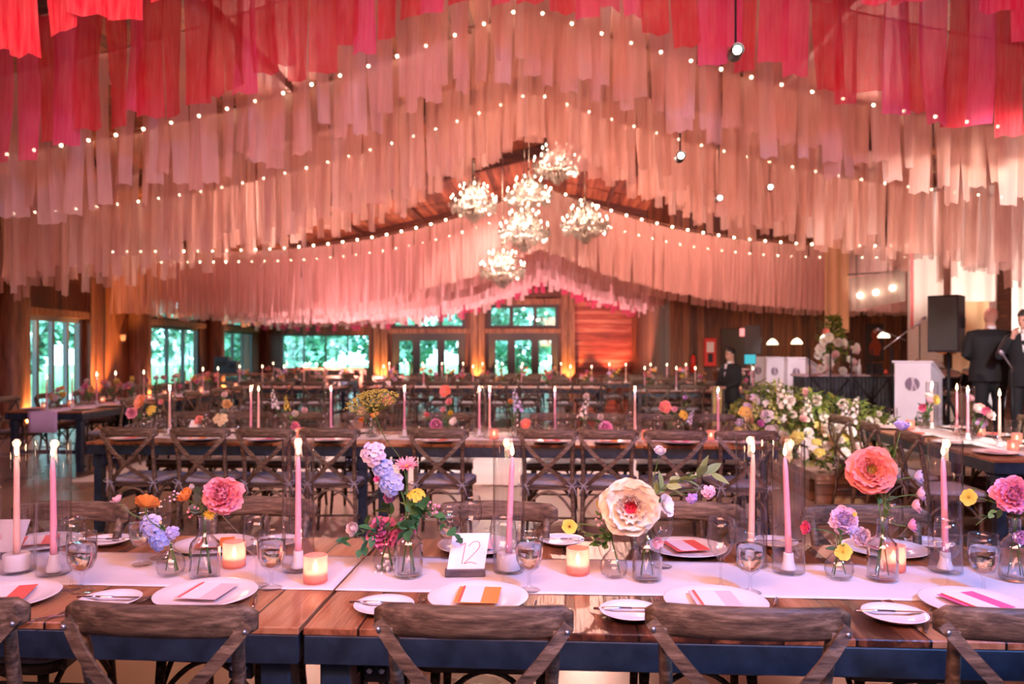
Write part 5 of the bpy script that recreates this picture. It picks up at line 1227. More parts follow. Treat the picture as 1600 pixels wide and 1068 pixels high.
CARDF = [MB().box((0, 0, .003), (.11, .14, .004)).mesh('folded_card', paper(c)) for c in (CORAL_, ORG, PINKC)]
dress(TR[0], TR[1], 2.44, 'on the right-hand end-on table', 11, True)
dress((LX, LY + 1.22, 0), pi / 2, 2.44, 'on the nearest left-hand table', 12, True, n_b=4)
dress((LX, LY + 3.70, 0), pi / 2, 2.44, 'on the middle left-hand table', 13, n_b=4)
for i, x in enumerate(c3): dress((x, T3Y, 0), 0, 2.44, 'on the far tables before the garden doors', 20 + i, plates=False)
for i, x in enumerate(c4): dress((x, T4Y, 0), 0, 2.44, 'on the rearmost tables before the garden doors', 30 + i, plates=False)
dress((c5x, T5Y, 0), 0, 2.44, 'on the far table before the picture window', 40, plates=False)
dress((c8x, T8Y, 0), 0, 2.44, 'on the rear table below the picture window', 41, plates=False, n_b=4)
dress((c6x, T6Y, 0), 0, 2.44, 'on the far table before the red board wall', 42, plates=False)
dress((c7x, T7Y, 0), 0, 2.44, 'on the table where the waiter stands', 43, plates=False)
# ------------------------------------------------------------------ chandeliers
m_cry, _nt, _b, _o = newmat('cut_crystal'); _nt.nodes.remove(_b)
_g = N(_nt, 'ShaderNodeBsdfGlossy'); _g.inputs['Roughness'].default_value = .08; _t = N(_nt, 'ShaderNodeBsdfTransparent'); _t.inputs[0].default_value = (.9, .88, .86, 1)
_d = N(_nt, 'ShaderNodeBsdfTranslucent'); _d.inputs[0].default_value = (.95, .90, .84, 1)
_m1 = N(_nt, 'ShaderNodeMixShader'); _m1.inputs[0].default_value = .72; _nt.links.new(_g.outputs[0], _m1.inputs[1]); _nt.links.new(_d.outputs[0], _m1.inputs[2])
_m2 = N(_nt, 'ShaderNodeMixShader'); _m2.inputs[0].default_value = .85; _nt.links.new(_t.outputs[0], _m2.inputs[1]); _nt.links.new(_m1.outputs[0], _m2.inputs[2]); _nt.links.new(_m2.outputs[0], _o.inputs[0])
m_cfr = pr('chandelier_frame', (.42, .36, .30), .25, .8)
def drop(mb, p, s, l):
    x, y, z = p
    mb.add([(x, y, z), (x + s, y, z - l * .65), (x, y + s, z - l * .65), (x - s, y, z - l * .65), (x, y - s, z - l * .65), (x, y, z - l)],
           [(0, 1, 2), (0, 2, 3), (0, 3, 4), (0, 4, 1), (5, 2, 1), (5, 3, 2), (5, 4, 3), (5, 1, 4)], smooth=False)
def make_chandelier():
    t = thing('crystal_chandelier', 'x', 'chandelier')
    MB().lathe([(.0, -.36), (.03, -.34), (.05, -.29), (.02, -.24), (.035, -.16), (.075, -.10), (.03, -.04), (.02, .10), (.05, .16), (.02, .22), (.015, .40), (.035, .44), (.012, .48), (.0, .49)], 14).build('stem_column', m_cfr, t)
    cr = MB(); rnd = random.Random(3)
    for tier, (n, R, z0, up) in enumerate(((12, .44, -.08, .10), (8, .27, .12, .12))):
        for k in range(n):
            a = 2 * pi * (k + .5 * tier) / n; ca, sa = cos(a), sin(a)
            pts = [(.03 * ca, .03 * sa, z0 - .02), (R * .35 * ca, R * .35 * sa, z0 - .10), (R * .75 * ca, R * .75 * sa, z0 - .09), (R * ca, R * sa, z0), (R * ca, R * sa, z0 + .03)]
            mb = MB().tube(cur3(pts), .0075, 6); mb.lathe([(0, 0), (.035, .004), (.042, .014), (.038, .014), (0, .008)], 10, Matrix.Translation((R * ca, R * sa, z0 + .025)))
            mb.lathe([(.010, 0), (.010, .07), (0, .07)], 8, Matrix.Translation((R * ca, R * sa, z0 + .03)))
            arm = mb.build('candle_arm', m_cfr, t)
            MB().lathe([(.002, 0), (.014, .014), (.017, .028), (.010, .048), (.001, .066)], 8, Matrix.Translation((R * ca, R * sa, z0 + up))).build('flame_bulb', M['cbulb'], arm)
            for j in range(6):
                b = 2 * pi * j / 6; drop(cr, (R * ca + .045 * cos(b), R * sa + .045 * sin(b), z0 + .03), .015, .10)
            # strings of beads from arm to arm and up to the crown
            a2 = 2 * pi * (k + 1 + .5 * tier) / n
            for j in range(1, 11):
                f = j / 11; x = R * (ca * (1 - f) + cos(a2) * f); y = R * (sa * (1 - f) + sin(a2) * f); z = z0 + .02 - .10 * 4 * f * (1 - f)
                drop(cr, (x, y, z), .014, .04)
                if j % 2 == 0: drop(cr, (x, y, z - .03), .017, .09)
            for j in range(1, 8):
                f = j / 8; rr_ = R * (1 - f) + .05 * f; z = z0 + .03 + (.40 - z0) * f ** 1.5 - .08 * sin(pi * f); drop(cr, (rr_ * ca, rr_ * sa, z), .013, .04)
    for (R, z, n) in ((.30, -.14, 22), (.20, -.22, 18), (.11, -.28, 12), (.05, -.33, 7), (.38, -.10, 26), (.10, .30, 10), (.16, .22, 12), (.13, .40, 9)):
        for k in range(n): a = 2 * pi * k / n + z; drop(cr, (R * cos(a), R * sin(a), z), .018, rnd.uniform(.09, .14))
    drop(cr, (0, 0, -.35), .03, .10)
    cr.build('crystal_drops', m_cry, t, kind='stuff')
    return t
def cur3(p, n=5):
    out = []; p = [V(q) for q in p]
    for i in range(len(p) - 1):
        a, b, c, d = p[max(i - 1, 0)], p[i], p[i + 1], p[min(i + 2, len(p) - 1)]
        for k in range(n):
            t = k / n; out.append(.5 * ((2 * b) + (-a + c) * t + (2 * a - 5 * b + 4 * c - d) * t * t + (-a + 3 * b - 3 * c + d) * t ** 3))
    out.append(p[-1]); return out
ch = Proto(make_chandelier())
for px, py, d, lab in ((870, 252, 14.6, 'crystal chandelier hanging highest, under the ridge'), (740, 312, 15.0, 'crystal chandelier at the left of the cluster'), (826, 300, 15.6, 'crystal chandelier in the middle, behind and above another'),
                       (819, 355, 14.0, 'crystal chandelier in the middle front, overlapping the one behind'), (914, 345, 15.0, 'crystal chandelier at the right of the cluster'), (785, 415, 15.4, 'lowest crystal chandelier of the cluster')):
    p = P(px, py, d); ch(p, random.uniform(0, 1), lab)
    light('POINT', 'chandelier_glow', (p.x, p.y, p.z + .05), None, 85, (1.0, .64, .48), .12)
    top = EAVE(p.x); mb = MB().tube([(0, 0, .48), (0, 0, top - p.z)], .008, 6)
    c = mb.build('chain', m_cfr, None, p); c['label'] = 'thin chain holding up the ' + lab; c['category'] = 'chain'
# black spotlights clamped to the beams
def make_spot():
    t = thing('stage_spotlight', 'x', 'spotlight'); mb = MB().lathe([(0, -.16), (.06, -.16), (.075, -.12), (.075, .10), (.085, .13), (.07, .13), (.06, .06), (0, .05)], 16, Matrix.Rotation(pi * .72, 4, 'X')); mb.build('lamp_body', M['blackmetal'], t)
    MB().tube([(-.10, 0, 0), (-.10, 0, .17), (.10, 0, .17), (.10, 0, 0)], .012, 6).tube([(0, 0, .17), (0, 0, .34)], .014, 6).build('yoke', M['blackmetal'], t)
    MB().lathe([(0, .051), (.055, .052)], 14, Matrix.Rotation(pi * .72, 4, 'X')).build('lens', emat('spot_lens', (1, .8, .65), 3), t); return t
sp = Proto(make_spot())
for px, d, lab in ((683, 14.9, 'black spotlight clamped under the beam left of the chandeliers'), (966, 14.9, 'black spotlight clamped under the beam right of the chandeliers'), (1222, 14.9, 'black spotlight high under the beam above the stage')):
    q = YP(px, 14.6); sp((q.x, 14.6, EAVE(q.x) - .28 - .34), 0, lab)
for px, py, d, lab, e in ((1064, 243, 7.6, 'bright spotlight shining among the near ribbons, upper right', 1), (1125, 309, 9.4, 'bright spotlight shining among the near ribbons, left of the pair', 1), (1204, 292, 9.4, 'bright spotlight shining among the near ribbons, right of the pair', 1), (1152, 78, 5.4, 'bright spotlight shining beside the pink ribbons', 1)):
    q = P(px, py, d); t = thing('pin_spotlight', lab, 'spotlight', q); MB().ball((0, 0, 0), .030, 10).build('lamp', emat('pin_lamp', (1, .86, .75), 22), t); MB().lathe([(.045, -.02), (.05, .10), (0, .11)], 12, Matrix.Rotation(-pi / 2, 4, 'X')).build('housing', M['blackmetal'], t)
    MB().tube([(0, .05, .04), (0, .05, EAVE(q.x) - q.z)], .008, 5).build('rod', M['blackmetal'], t)

# ------------------------------------------------------------------ fabric panels on the right wall
M['panel'] = sheer('cream_panel_cloth', (.90, .80, .74), .96, .25, .03); M['panelo'] = sheer('apricot_panel_cloth', (.93, .62, .36), .96, .25, .03)
for i, (xa, xb, d, zb, mt, lab) in enumerate(((1418, 1475, 15.6, 1.2, 'panel', 'tall cream fabric panel hanging left of the big speaker'), (1487, 1556, 14.6, 2.45, 'panel', 'cream fabric panel hanging above the bald man'), (1489, 1545, 15.3, 1.0, 'panelo', 'apricot fabric panel hanging between the speaker and the bald man'), (1581, 1640, 13.6, 1.0, 'panel', 'cream fabric panel at the right edge'), (1288, 1326, 16.2, 1.9, 'panelo', 'narrow apricot fabric panel over the bar flowers'))):
    a, b = P(xa, 500, d), P(xb, 500, d); c = (a + b) / 2; w = (b - a).length
    mb = MB().grid(lambda u, v: ((u - .5) * w, .025 * sin(u * 14 + i) * (1 - .3 * v), zb + (EAVE(c.x) - .14 - zb) * v), 24, 8)
    fp_ = mb.build('fabric_panel', M[mt], None, (c.x, c.y, 0), YAW, label=lab, category='fabric panel')
    for s in (-1, 1):
        xx = c.x + s * w * .4; MB().tube([(s * w * .4, 0, EAVE(c.x) - .15), (s * w * .4, 0, EAVE(xx) - .004)], .006, 5).build('hanging_cord', M['cord'], fp_)
a, b = P(1421, 505, 15.5), P(1426, 505, 15.5)
MB().grid(lambda u, v: ((u - .5) * .07, 0, 1.95 + (EAVE(a.x) - 1.96) * v), 2, 4).build('red_ribbon', M['coral'], None, (P(1425, 500, 15.4).x, P(1425, 500, 15.4).y, 0), YAW, label='narrow red ribbon down the edge of the cream panel left of the speaker', category='ribbon')

# ------------------------------------------------------------------ band stage
m_lac = noisy('white_lacquer', (.76, .70, .76), (.82, .77, .82), 3, .45)
m_logo = pr('logo_grey', (.22, .16, .22), .5)
def make_desk():
    t = thing('bandstand_desk', 'x', 'music stand'); w, d = .46, .46; zf, zb = 1.05, .84
    mb = MB(); mb.add([(-w / 2, -d / 2, 0), (w / 2, -d / 2, 0), (w / 2, d / 2, 0), (-w / 2, d / 2, 0), (-w / 2, -d / 2, zf), (w / 2, -d / 2, zf), (w / 2, d / 2, zb), (-w / 2, d / 2, zb)],
                      [(0, 1, 5, 4), (1, 2, 6, 5), (2, 3, 7, 6), (3, 0, 4, 7), (4, 5, 6, 7), (3, 2, 1, 0)], smooth=False); mb.build('desk_body', m_lac, t)
    mb = MB(); mb.box((0, 0, 0), (w + .06, d + .07, .022), Matrix.Translation((0, 0, (zf + zb) / 2 + .011)) @ Matrix.Rotation(atan2(zb - zf, d), 4, 'X')); mb.build('desk_top', m_lac, t)
    T = Matrix.Translation((0, -d / 2 - .003, .76)) @ Matrix.Rotation(pi / 2, 4, 'X')
    mb = MB(); R = .095
    def seg(a0, a1, cut): return [(R * cos(a0 + (a1 - a0) * i / 14), R * sin(a0 + (a1 - a0) * i / 14)) for i in range(15)] + cut
    mb.poly(seg(pi * .56, pi * 1.42, [(-.012, -.05), (-.004, .03)]), 0, .003, T)
    mb.poly([(.008, -.095), (.045, -.083), (.030, -.03), (.012, .0)], 0, .003, T)
    mb.poly(seg(-pi * .28, pi * .36, [(.02, .05), (.035, 0), (.055, -.04)]), 0, .003, T)
    mb.poly([(R * 1.0 * cos(2 * pi * i / 30), R * 1.0 * sin(2 * pi * i / 30)) for i in range(30)], -.001, .0012, T, mi=1)
    mb.build('round_logo', [m_logo, pr('logo_light', (.62, .52, .60), .5)], t)
    return t
desk = Proto(make_desk())
for px, d, lab in ((1435, 10.6, 'large white bandstand desk with round grey emblem beside the big speaker'), (1256, 16.2, 'white bandstand desk with round emblem, rightmost of the three behind the flowers'), (1222, 16.9, 'white bandstand desk, middle of the three behind the flowers'), (1196, 17.6, 'white bandstand desk, leftmost of the three behind the flowers')):
    q = P(px, 600, d); desk((q.x, q.y, SZ), -.75 if d < 12 else -1.0, lab)
q = P(1452, 560, 10.6); MB().grid(lambda u, v: ((u - .5) * .36, (v - .5) * .24, .02 * sin(u * 3)), 8, 3, Matrix.Translation((0, 0, SZ + 1.02)) @ Matrix.Rotation(-.75, 4, 'Z') @ Matrix.Rotation(-.40, 4, 'X')).build('sheet_music', M['white'], None, (q.x, q.y + .02, .0), 0, label='white sheet music on top of the large bandstand desk', category='sheet music')
m_grille = noisy('speaker_grille', (.03, .03, .028), (.05, .05, .045), 200, .6); m_spk = pr('speaker_cabinet', (.020, .014, .022), .45)
def make_speaker(w, d, h, label, loc, rz, pole):
    t = thing('loudspeaker', label, 'speaker', loc, rz)
    mb = MB().poly([(-w / 2, -d / 2), (w / 2, -d / 2), (w * .36, d / 2), (-w * .36, d / 2)], 0, h); mb.build('cabinet', m_spk, t)
    MB().box((0, -d / 2 - .008, h / 2), (w * .94, .016, h * .94), bev=.006).build('grille', m_grille, t)
    for s in (-1, 1): MB().box((s * w * .44, .03, h * .52), (.035, .12, .16), bev=.01).build('handle', M['blackmetal'], t)
    if pole: 
        p = thing('speaker_stand', 'stand under the ' + ' '.join(label.split()[:3]) + (' by the bald man' if pole and loc[2] < 1.51 else ' behind the flowers'), 'speaker stand', (loc[0], loc[1], SZ if loc[0] > SX0 else 0))
        hh = loc[2] - (SZ if loc[0] > SX0 else 0); MB().tube([(0, 0, .1), (0, 0, hh - .003)], .022, 10).build('pole', M['blackmetal'], p)
        MB().lathe([(.035, 0), (.035, .12)], 10, Matrix.Translation((0, 0, hh * .55))).build('collar', M['blackmetal'], p)
        for k in range(3):
            a = k * 2.094 + .5; MB().tube([(0, 0, .55), (.40 * cos(a), .40 * sin(a), .012)], .012, 6).tube([(0, 0, .14), (.22 * cos(a), .22 * sin(a), .26)], .009, 6).build('leg', M['blackmetal'], p)
q = P(1482, 550, 10.9); make_speaker(.40, .42, .80, 'big black loudspeaker on a pole in front of the bald man', (q.x, q.y, q.z), -.80, True)
q = P(1177, 553, 16.6); make_speaker(.34, .34, .62, 'dark grey loudspeaker on a pole behind the flowers, left of the white desks', (q.x, q.y, q.z), -.3, True)
q = P(1172, 570, 15.9); t = thing('tablet', 'small glowing turquoise screen beside the left loudspeaker', 'tablet', (q.x, q.y, q.z), -.1)
MB().box((0, 0, .12), (.25, .015, .22), bev=.004).build('case', M['blackmetal'], t); MB().box((0, -.009, .12), (.22, .003, .19)).build('screen', emat('teal_screen', (.10, .62, .72), .7), t); MB().tube([(0, .02, .01), (0, .02, -(q.z) + (SZ if q.x > SX0 else 0))], .012, 6).build('stand_pole', M['blackmetal'], t)

# bar counters with skirts
m_bar = noisy('dark_bar_front', (.02, .022, .028), (.05, .052, .06), 9, .6); m_btop = pr('pinkish_bar_top', (.62, .46, .50), .3)
def counter(px0, px1, d, ztop, label, zf):
    a, b = P(px0, 600, d), P(px1, 600, d); w = (b - a).length; c = (a + b) / 2
    t = thing('bar_counter', label, 'bar', (c.x, c.y + .3, zf), YAW)
    mb = MB(); n = int(w / .07); h = ztop - zf
    mb.grid(lambda u, v: ((u - .5) * w, -.28 + .012 * sin(u * n * 6.28), h * v * .96), n * 6, 1); mb.box((0, .02, h * .48), (w - .02, .54, h * .95)); mb.build('pleated_skirt', m_bar, t)
    MB().box((0, 0, h - .02), (w + .06, .66, .04), bev=.005).build('bar_top', m_btop, t); return t
counter(1255, 1400, 14.2, 1.07, 'dark skirted bar counter behind the black rail on stage', SZ)
counter(1132, 1182, 18.3, 1.08, 'dark counter with a lilac top behind the waiter', 0)
t = thing('stage_rail', 'black metal rail with crossed braces in front of the skirted bar', 'railing', P(1330, 600, 12.6) * 1.0); t.location.z = SZ; t.rotation_euler[2] = YAW
w = 130 / FPX * 12.6
for k in range(5): MB().tube([(-w / 2 + w * k / 4, 0, 0), (-w / 2 + w * k / 4, 0, 1.25)], .014, 6).build('upright', M['blackmetal'], t)
MB().tube([(-w / 2, 0, .78), (w / 2, 0, .78)], .014, 6).build('top_bar', M['blackmetal'], t)
for s in (-1, 1): MB().tube([(s * .05, .01, .05), (s * .62, .01, .74)], .018, 6).tube([(s * .05, -.01, .74), (s * .62, -.01, .05)], .018, 6).build('crossed_brace', M['blackmetal'], t)
for i, (px, c, h) in enumerate(((1268, (.80, .60, .55), .26), (1284, (.75, .45, .35), .20), (1296, (.85, .8, .8), .24), (1335, (.5, .2, .08), .22), (1346, (.85, .75, .75), .28), (1388, (.75, .10, .08), .10))):
    q = P(px, 590, 14.1); r = .035; mb = MB().lathe([(0, 0), (r, .002), (r, h * .55), (r * .4, h * .75), (r * .35, h), (0, h)], 12)
    mb.build('bottle', pr('bottle_colour_%d' % i, c, .2), None, (q.x, q.y + .1, 1.075), label='%s bottle on the skirted bar, %s from the left' % (('pale', 'coral', 'white', 'brown', 'white', 'red')[i], ORD[i]), category='bottle')
q = P(1372, 590, 14.1); t = thing('laptop', 'black open laptop on the skirted bar with a lit edge', 'laptop', (q.x, q.y, 1.074), YAW)
MB().box((0, 0, .01), (.32, .22, .015)).build('keyboard_half', M['blackmetal'], t); MB().box((0, .13, .12), (.32, .012, .22), Matrix.Rotation(-.15, 4, 'X')).build('lid', M['blackmetal'], t)

# lamps over the bar
m_shade = emat('glowing_opal_shade', (1.0, .74, .48), 3.2)
for i, (px, py, d) in enumerate(((1207, 534, 17.5), (1245, 533, 17.5), (1290, 526, 17.5), (1381, 523, 17.0))):
    q = P(px, py, d); t = thing('pendant_lamp', 'glowing bell-shaped pendant lamp over the bar, %s from the left' % ORD[i], 'lamp', q)
    MB().lathe([(.125, -.06), (.12, -.03), (.09, .02), (.05, .055), (.025, .07), (0, .075)], 20).build('lamp_shade', m_shade, t); MB().tube([(0, 0, .07), (0, 0, EAVE(q.x) - q.z)], .006, 5).build('cord', M['blackmetal'], t)
    if i % 2: light('POINT', 'pendant_glow', (q.x, q.y, q.z - .1), None, 12, (1, .7, .42), .05)
a, b = P(1325, 460, 14.6), P(1413, 448, 14.6)
t = thing('triple_lamp', 'three bright bulbs behind a sheer white hanging banner over the bar', 'lamp', a)
mb = MB().tube([(0, 0, .38), (b.x - a.x, b.y - a.y, b.z - a.z + .30)], .012, 6); mb.build('hanging_bar', M['blackmetal'], t)
D_ = b - a; mb = MB().grid(lambda u, v: (D_.x * u, D_.y * u - .05 + .012 * sin(u * 40), D_.z * u - .32 + .62 * v + .05 * u), 30, 3); mb.build('sheer_banner', sheer('sheer_white_banner', (.90, .82, .72), .45, .6), t)
for f, z in ((.22, -.05), (.50, -.03), (.80, .01)):
    MB().ball((D_.x * f, D_.y * f + .03, D_.z * f + z), .05, 10).build('bulb', emat('warm_globe', (1, .80, .60), 18), t)
for s in (.15, .85): MB().tube([(D_.x * s, D_.y * s, .32), (D_.x * s, D_.y * s, EAVE(a.x) - a.z - .05)], .006, 5).build('hanger', M['blackmetal'], t)

# microphone stands
def mic(px, d, ztop, label, boom=None):
    q = P(px, 600, d); z0 = SZ if q.x > SX0 else 0; t = thing('microphone_stand', label, 'microphone stand', (q.x, q.y, z0)); h = ztop - z0
    MB().tube([(0, 0, .01), (0, 0, h)], .010, 8).build('pole', M['blackmetal'], t); MB().lathe([(0, 0), (.13, 0), (.13, .015), (.02, .03)], 18).build('base', M['blackmetal'], t)
    e = V(boom) if boom else V((0, -.05, .05))
    MB().tube([V((0, 0, h)) - e * .3, V((0, 0, h)) + e], .008, 6).build('boom', pr('brushed_tube', (.75, .72, .74), .3, .9), t)
    dr = e.normalized(); T = Matrix.Translation(V((0, 0, h)) + e) @ dr.to_track_quat('Z', 'Y').to_matrix().to_4x4()
    MB().lathe([(.010, -.02), (.014, .10), (.025, .12), (.027, .15), (.015, .175), (0, .18)], 12, T).build('microphone', pr('mic_grey', (.45, .40, .48), .4, .6), t)
mic(1392, 11.4, 1.62, 'microphone on a pale boom left of the large bandstand desk', (.34, -.05, .28))
mic(1408, 13.0, 1.72, 'second microphone stand on stage, its boom pointing left', (-.26, -.02, .10))
mic(1437, 12.6, 1.95, 'tall black stand with a short crossbar left of the big speaker', (.20, 0, .09))
mic(1582, 9.2, 1.30, 'microphone with a violet head in front of the bald man', (-.10, -.06, .10))

# drum kit
q = P(1502, 680, 11.9); t = thing('drum_kit', 'drum kit half hidden behind the bald man', 'drum kit', (q.x, q.y, SZ), 0)
m_dr = pr('black_drum_shell', (.02, .02, .025), .2); m_hd = pr('drum_head', (.70, .62, .58), .4); m_br = pr('cymbal_brass', (.80, .55, .25), .25, 1.0); m_chr = pr('chrome', (.8, .78, .8), .15, 1.0)
def drum(x, y, z, r, h, tilt, nm, ax='X'):
    T = Matrix.Translation((x, y, z)) @ Matrix.Rotation(tilt, 4, ax); d_ = MB().lathe([(r, -h / 2), (r, h / 2)], 24, T).lathe([(0, -h / 2 + .01), (r, -h / 2 + .01)], 24, T).build(nm, m_dr, t)
    MB().lathe([(r - .01, h / 2 - .002), (0, h / 2 - .001)], 24, T).build('drum_head', m_hd, d_); MB().lathe([(r + .008, h / 2 - .012), (r + .010, h / 2 + .006), (r - .006, h / 2 + .006)], 24, T).lathe([(r + .008, -h / 2 + .012), (r + .010, -h / 2 - .006)], 24, T).build('hoop', m_chr, d_)
drum(0, .1, .30, .28, .40, pi / 2, 'bass_drum'); drum(-.20, -.02, .78, .15, .20, .4, 'tom'); drum(.16, -.02, .78, .16, .22, .4, 'tom'); drum(-.36, .25, .62, .18, .14, .1, 'snare_drum'); drum(.52, .15, .40, .20, .38, .1, 'floor_tom')
for x, y, z, r in ((-.46, .05, 1.05, .20), (.35, .1, 1.18, .24), (-.12, .3, 1.22, .20)):
    T = Matrix.Translation((x, y, z)) @ Matrix.Rotation(.25, 4, 'X'); MB().lathe([(0, .02), (.03, .018), (.04, .008), (r, -.01), (r, -.012), (.04, .004), (0, .004)], 24, T).build('cymbal', m_br, t); MB().tube([(x, y, 0), (x, y, z)], .009, 6).tube([(x, y, .35), (x - .16, y - .1, 0)], .008, 5).tube([(x, y, .35), (x + .16, y - .1, 0)], .008, 5).build('cymbal_stand', m_chr, t)

# things on the inner wall behind the waiter
q = YP(1108, IY); t = thing('extinguisher_cabinet', 'red fire cabinet on the wall left of the dark door', 'fire cabinet', (q.x, IY - .08, 1.15))
m_red = pr('safety_red', (.70, .03, .02), .4)
MB().box((0, 0, .32), (.30, .15, .72), bev=.01).build('cabinet_box', m_red, t); MB().box((0, -.077, .45), (.18, .01, .26)).build('notice_plate', M['white'], t); MB().box((0, -.08, .18), (.12, .02, .22), bev=.004).build('window', M['blackmetal'], t)
q = YP(1082, IY); t = thing('fire_extinguisher', 'red fire extinguisher hung on the wall left of the red cabinet', 'fire extinguisher', (q.x, IY - .10, .95))
MB().lathe([(0, 0), (.07, .005), (.07, .36), (.04, .43), (.02, .45), (0, .45)], 16).build('cylinder_tank', m_red, t); MB().tube([(0, 0, .44), (0, 0, .50), (.05, -.02, .52)], .012, 6).tube([(0, 0, .47), (.08, -.01, .44), (.085, 0, .2)], .009, 6).build('hose', M['blackmetal'], t)
xa, xb = YP(1126, IY).x, YP(1166, IY).x
t = bpy.data.objects.new('door_4', None); COL.objects.link(t); t['kind'] = 'structure'; t.location = ((xa + xb) / 2, IY - .04, 0)
MB().box((0, 0, 1.04), (xb - xa, .05, 2.08), bev=.004).build('door_leaf', pr('dark_door', (.05, .035, .03), .4), t, kind='structure'); MB().box((xb / 2 - xa / 2 - .1, -.05, 1.0), (.03, .06, .16)).build('door_handle', m_chr, t, kind='structure')
q = YP(1165, IY); o = MB().box((0, 0, 0), (.34, .04, .20), bev=.005).build('exit_light', emat('pink_lit_sign', (1.0, .28, .26), 1.3), None, (q.x, IY - .1, 1.98), label='small lit red-pink sign above the dark door', category='sign')
q = YP(1366, IY, 0); t = thing('framed_picture', 'tall dark picture with a red figure on the wall behind the bar', 'picture', (q.x, IY - .03, 1.3))
MB().box((0, 0, .42), (.46, .03, .95), bev=.006).build('picture_frame', pr('dark_frame', (.04, .025, .02), .4), t); MB().poly([(-.12, -.3), (.10, -.34), (.16, -.1), (.07, .08), (.10, .2), (.05, .32), (-.05, .33), (-.10, .2), (-.06, .06), (-.15, -.1)], 0, .006, Matrix.Translation((0, -.016, .42)) @ Matrix.Rotation(pi / 2, 4, 'X')).build('painted_figure', pr('painted_red', (.35, .06, .03), .6), t)
MB().lathe([(0, 0), (.045, 0), (.045, .004)], 14, Matrix.Translation((0, -.024, .70)) @ Matrix.Rotation(pi / 2, 4, 'X')).build('pale_spot', pr('painted_pink', (.75, .42, .36), .6), t)

# left side: console with boxes, trestle table, wall sconces with uplight
q = P(368, 592, 18.7); t = thing('console_table', 'long brown wooden console by the side windows', 'console', (q.x, q.y, 0), YAW)
MB().box((0, 0, .93), (1.7, .5, .06), bev=.006).build('console_top', M['post'], t)
for sx in (-1, 1):
    for sy in (-1, 1): MB().box((sx * .78, sy * .19, .45), (.09, .09, .90), bev=.006).build('leg', M['post'], t)
for px, w, h, lab in ((349, .34, .40, 'dark equipment box on the wooden console, the larger'), (366, .20, .30, 'dark equipment box on the wooden console, the smaller')):
    p = P(px, 590, 18.7); tt = thing('equipment_box', lab, 'equipment case', (p.x, p.y, .961), YAW)
    MB().box((0, 0, h / 2), (w, .28, h), bev=.01).build('case_body', pr('blue_black_plastic', (.02, .04, .06), .35), tt); MB().box((0, -.145, h * .6), (w * .7, .012, h * .3), bev=.003).build('front_panel', M['blackmetal'], tt)
q = P(510, 580, 23.0); t = thing('trestle_table', 'high brown trestle table below the picture window', 'table', (q.x, q.y, 0), YAW)
MB().box((0, 0, .97), (2.4, .6, .06), bev=.006).build('tabletop', M['post'], t)
for sx in (-1, 1):
    for sy in (-1, 1): MB().box((sx * 1.1, sy * .24, .47), (.11, .11, .94), bev=.006).build('leg', M['post'], t)
    MB().tube([(sx * 1.08, 0, .55), (sx * .70, 0, .94)], 1.0, flat=(.08, .08)).build('corner_brace', M['post'], t)
def uplight(px, Y, lab, e=60, wall='b', col=(1.0, .42, .14)):
    if wall == 'b': q = YP(px, Y); loc = V((q.x, Y, 0)); tgt = loc + V((0, .35, 3.0))
    else: q = LW(LP(px), .45, 0); loc = V((q.x, q.y, 0)); tgt = LW(LP(px), -.1, 3.2)
    t = thing('uplight', lab, 'uplight', loc); MB().lathe([(.07, 0), (.075, .02), (.075, .16), (.06, .16), (.055, .10), (0, .09)], 16).build('lamp_housing', M['blackmetal'], t)
    light('SPOT', 'uplight_beam', (loc.x, loc.y, .18), tgt, e * (4 if wall == 'l' else 2.4), col, .04, angle=85, blend=.6)
for px, lab in ((8, 'floor uplight at the left wall, left of the sliding door'), (150, 'floor uplight at the left wall, right of the sliding door'), (208, 'floor uplight at the left log column'), (330, 'floor uplight between the two tall side windows')): uplight(px, 0, lab, 160, 'l')
for px, lab in ((594, 'floor uplight left of the garden doors'), (747, 'floor uplight between the garden doors'), (886, 'floor uplight right of the garden doors'), (1034, 'floor uplight at the right end of the red board wall')): uplight(px, BW - .45, lab, 170)
uplight(960, BW - .6, 'floor uplight under the red board wall', 160, col=(1, .3, .18))
q = LW(LP(188), .06, 1.75); t = thing('wall_sconce', 'small white sconce on the left wall beside the log column', 'wall lamp', q); MB().lathe([(.05, 0), (.07, .12), (.06, .16), (.0, .16)], 12).build('lamp_shade', pr('opal', (.8, .6, .5), .4), t)
# ------------------------------------------------------------------ flower bank at the stage corner, bar flowers
fb = V((0, 0, 0)); q = P(1285, 700, 7.6)
FX, FY = q.x, q.y
t = thing('flower_bank', 'large bank of white, cream and pink flowers and greenery at the stage corner', 'flower arrangement', (FX, FY, 0))
rnd = random.Random(21)
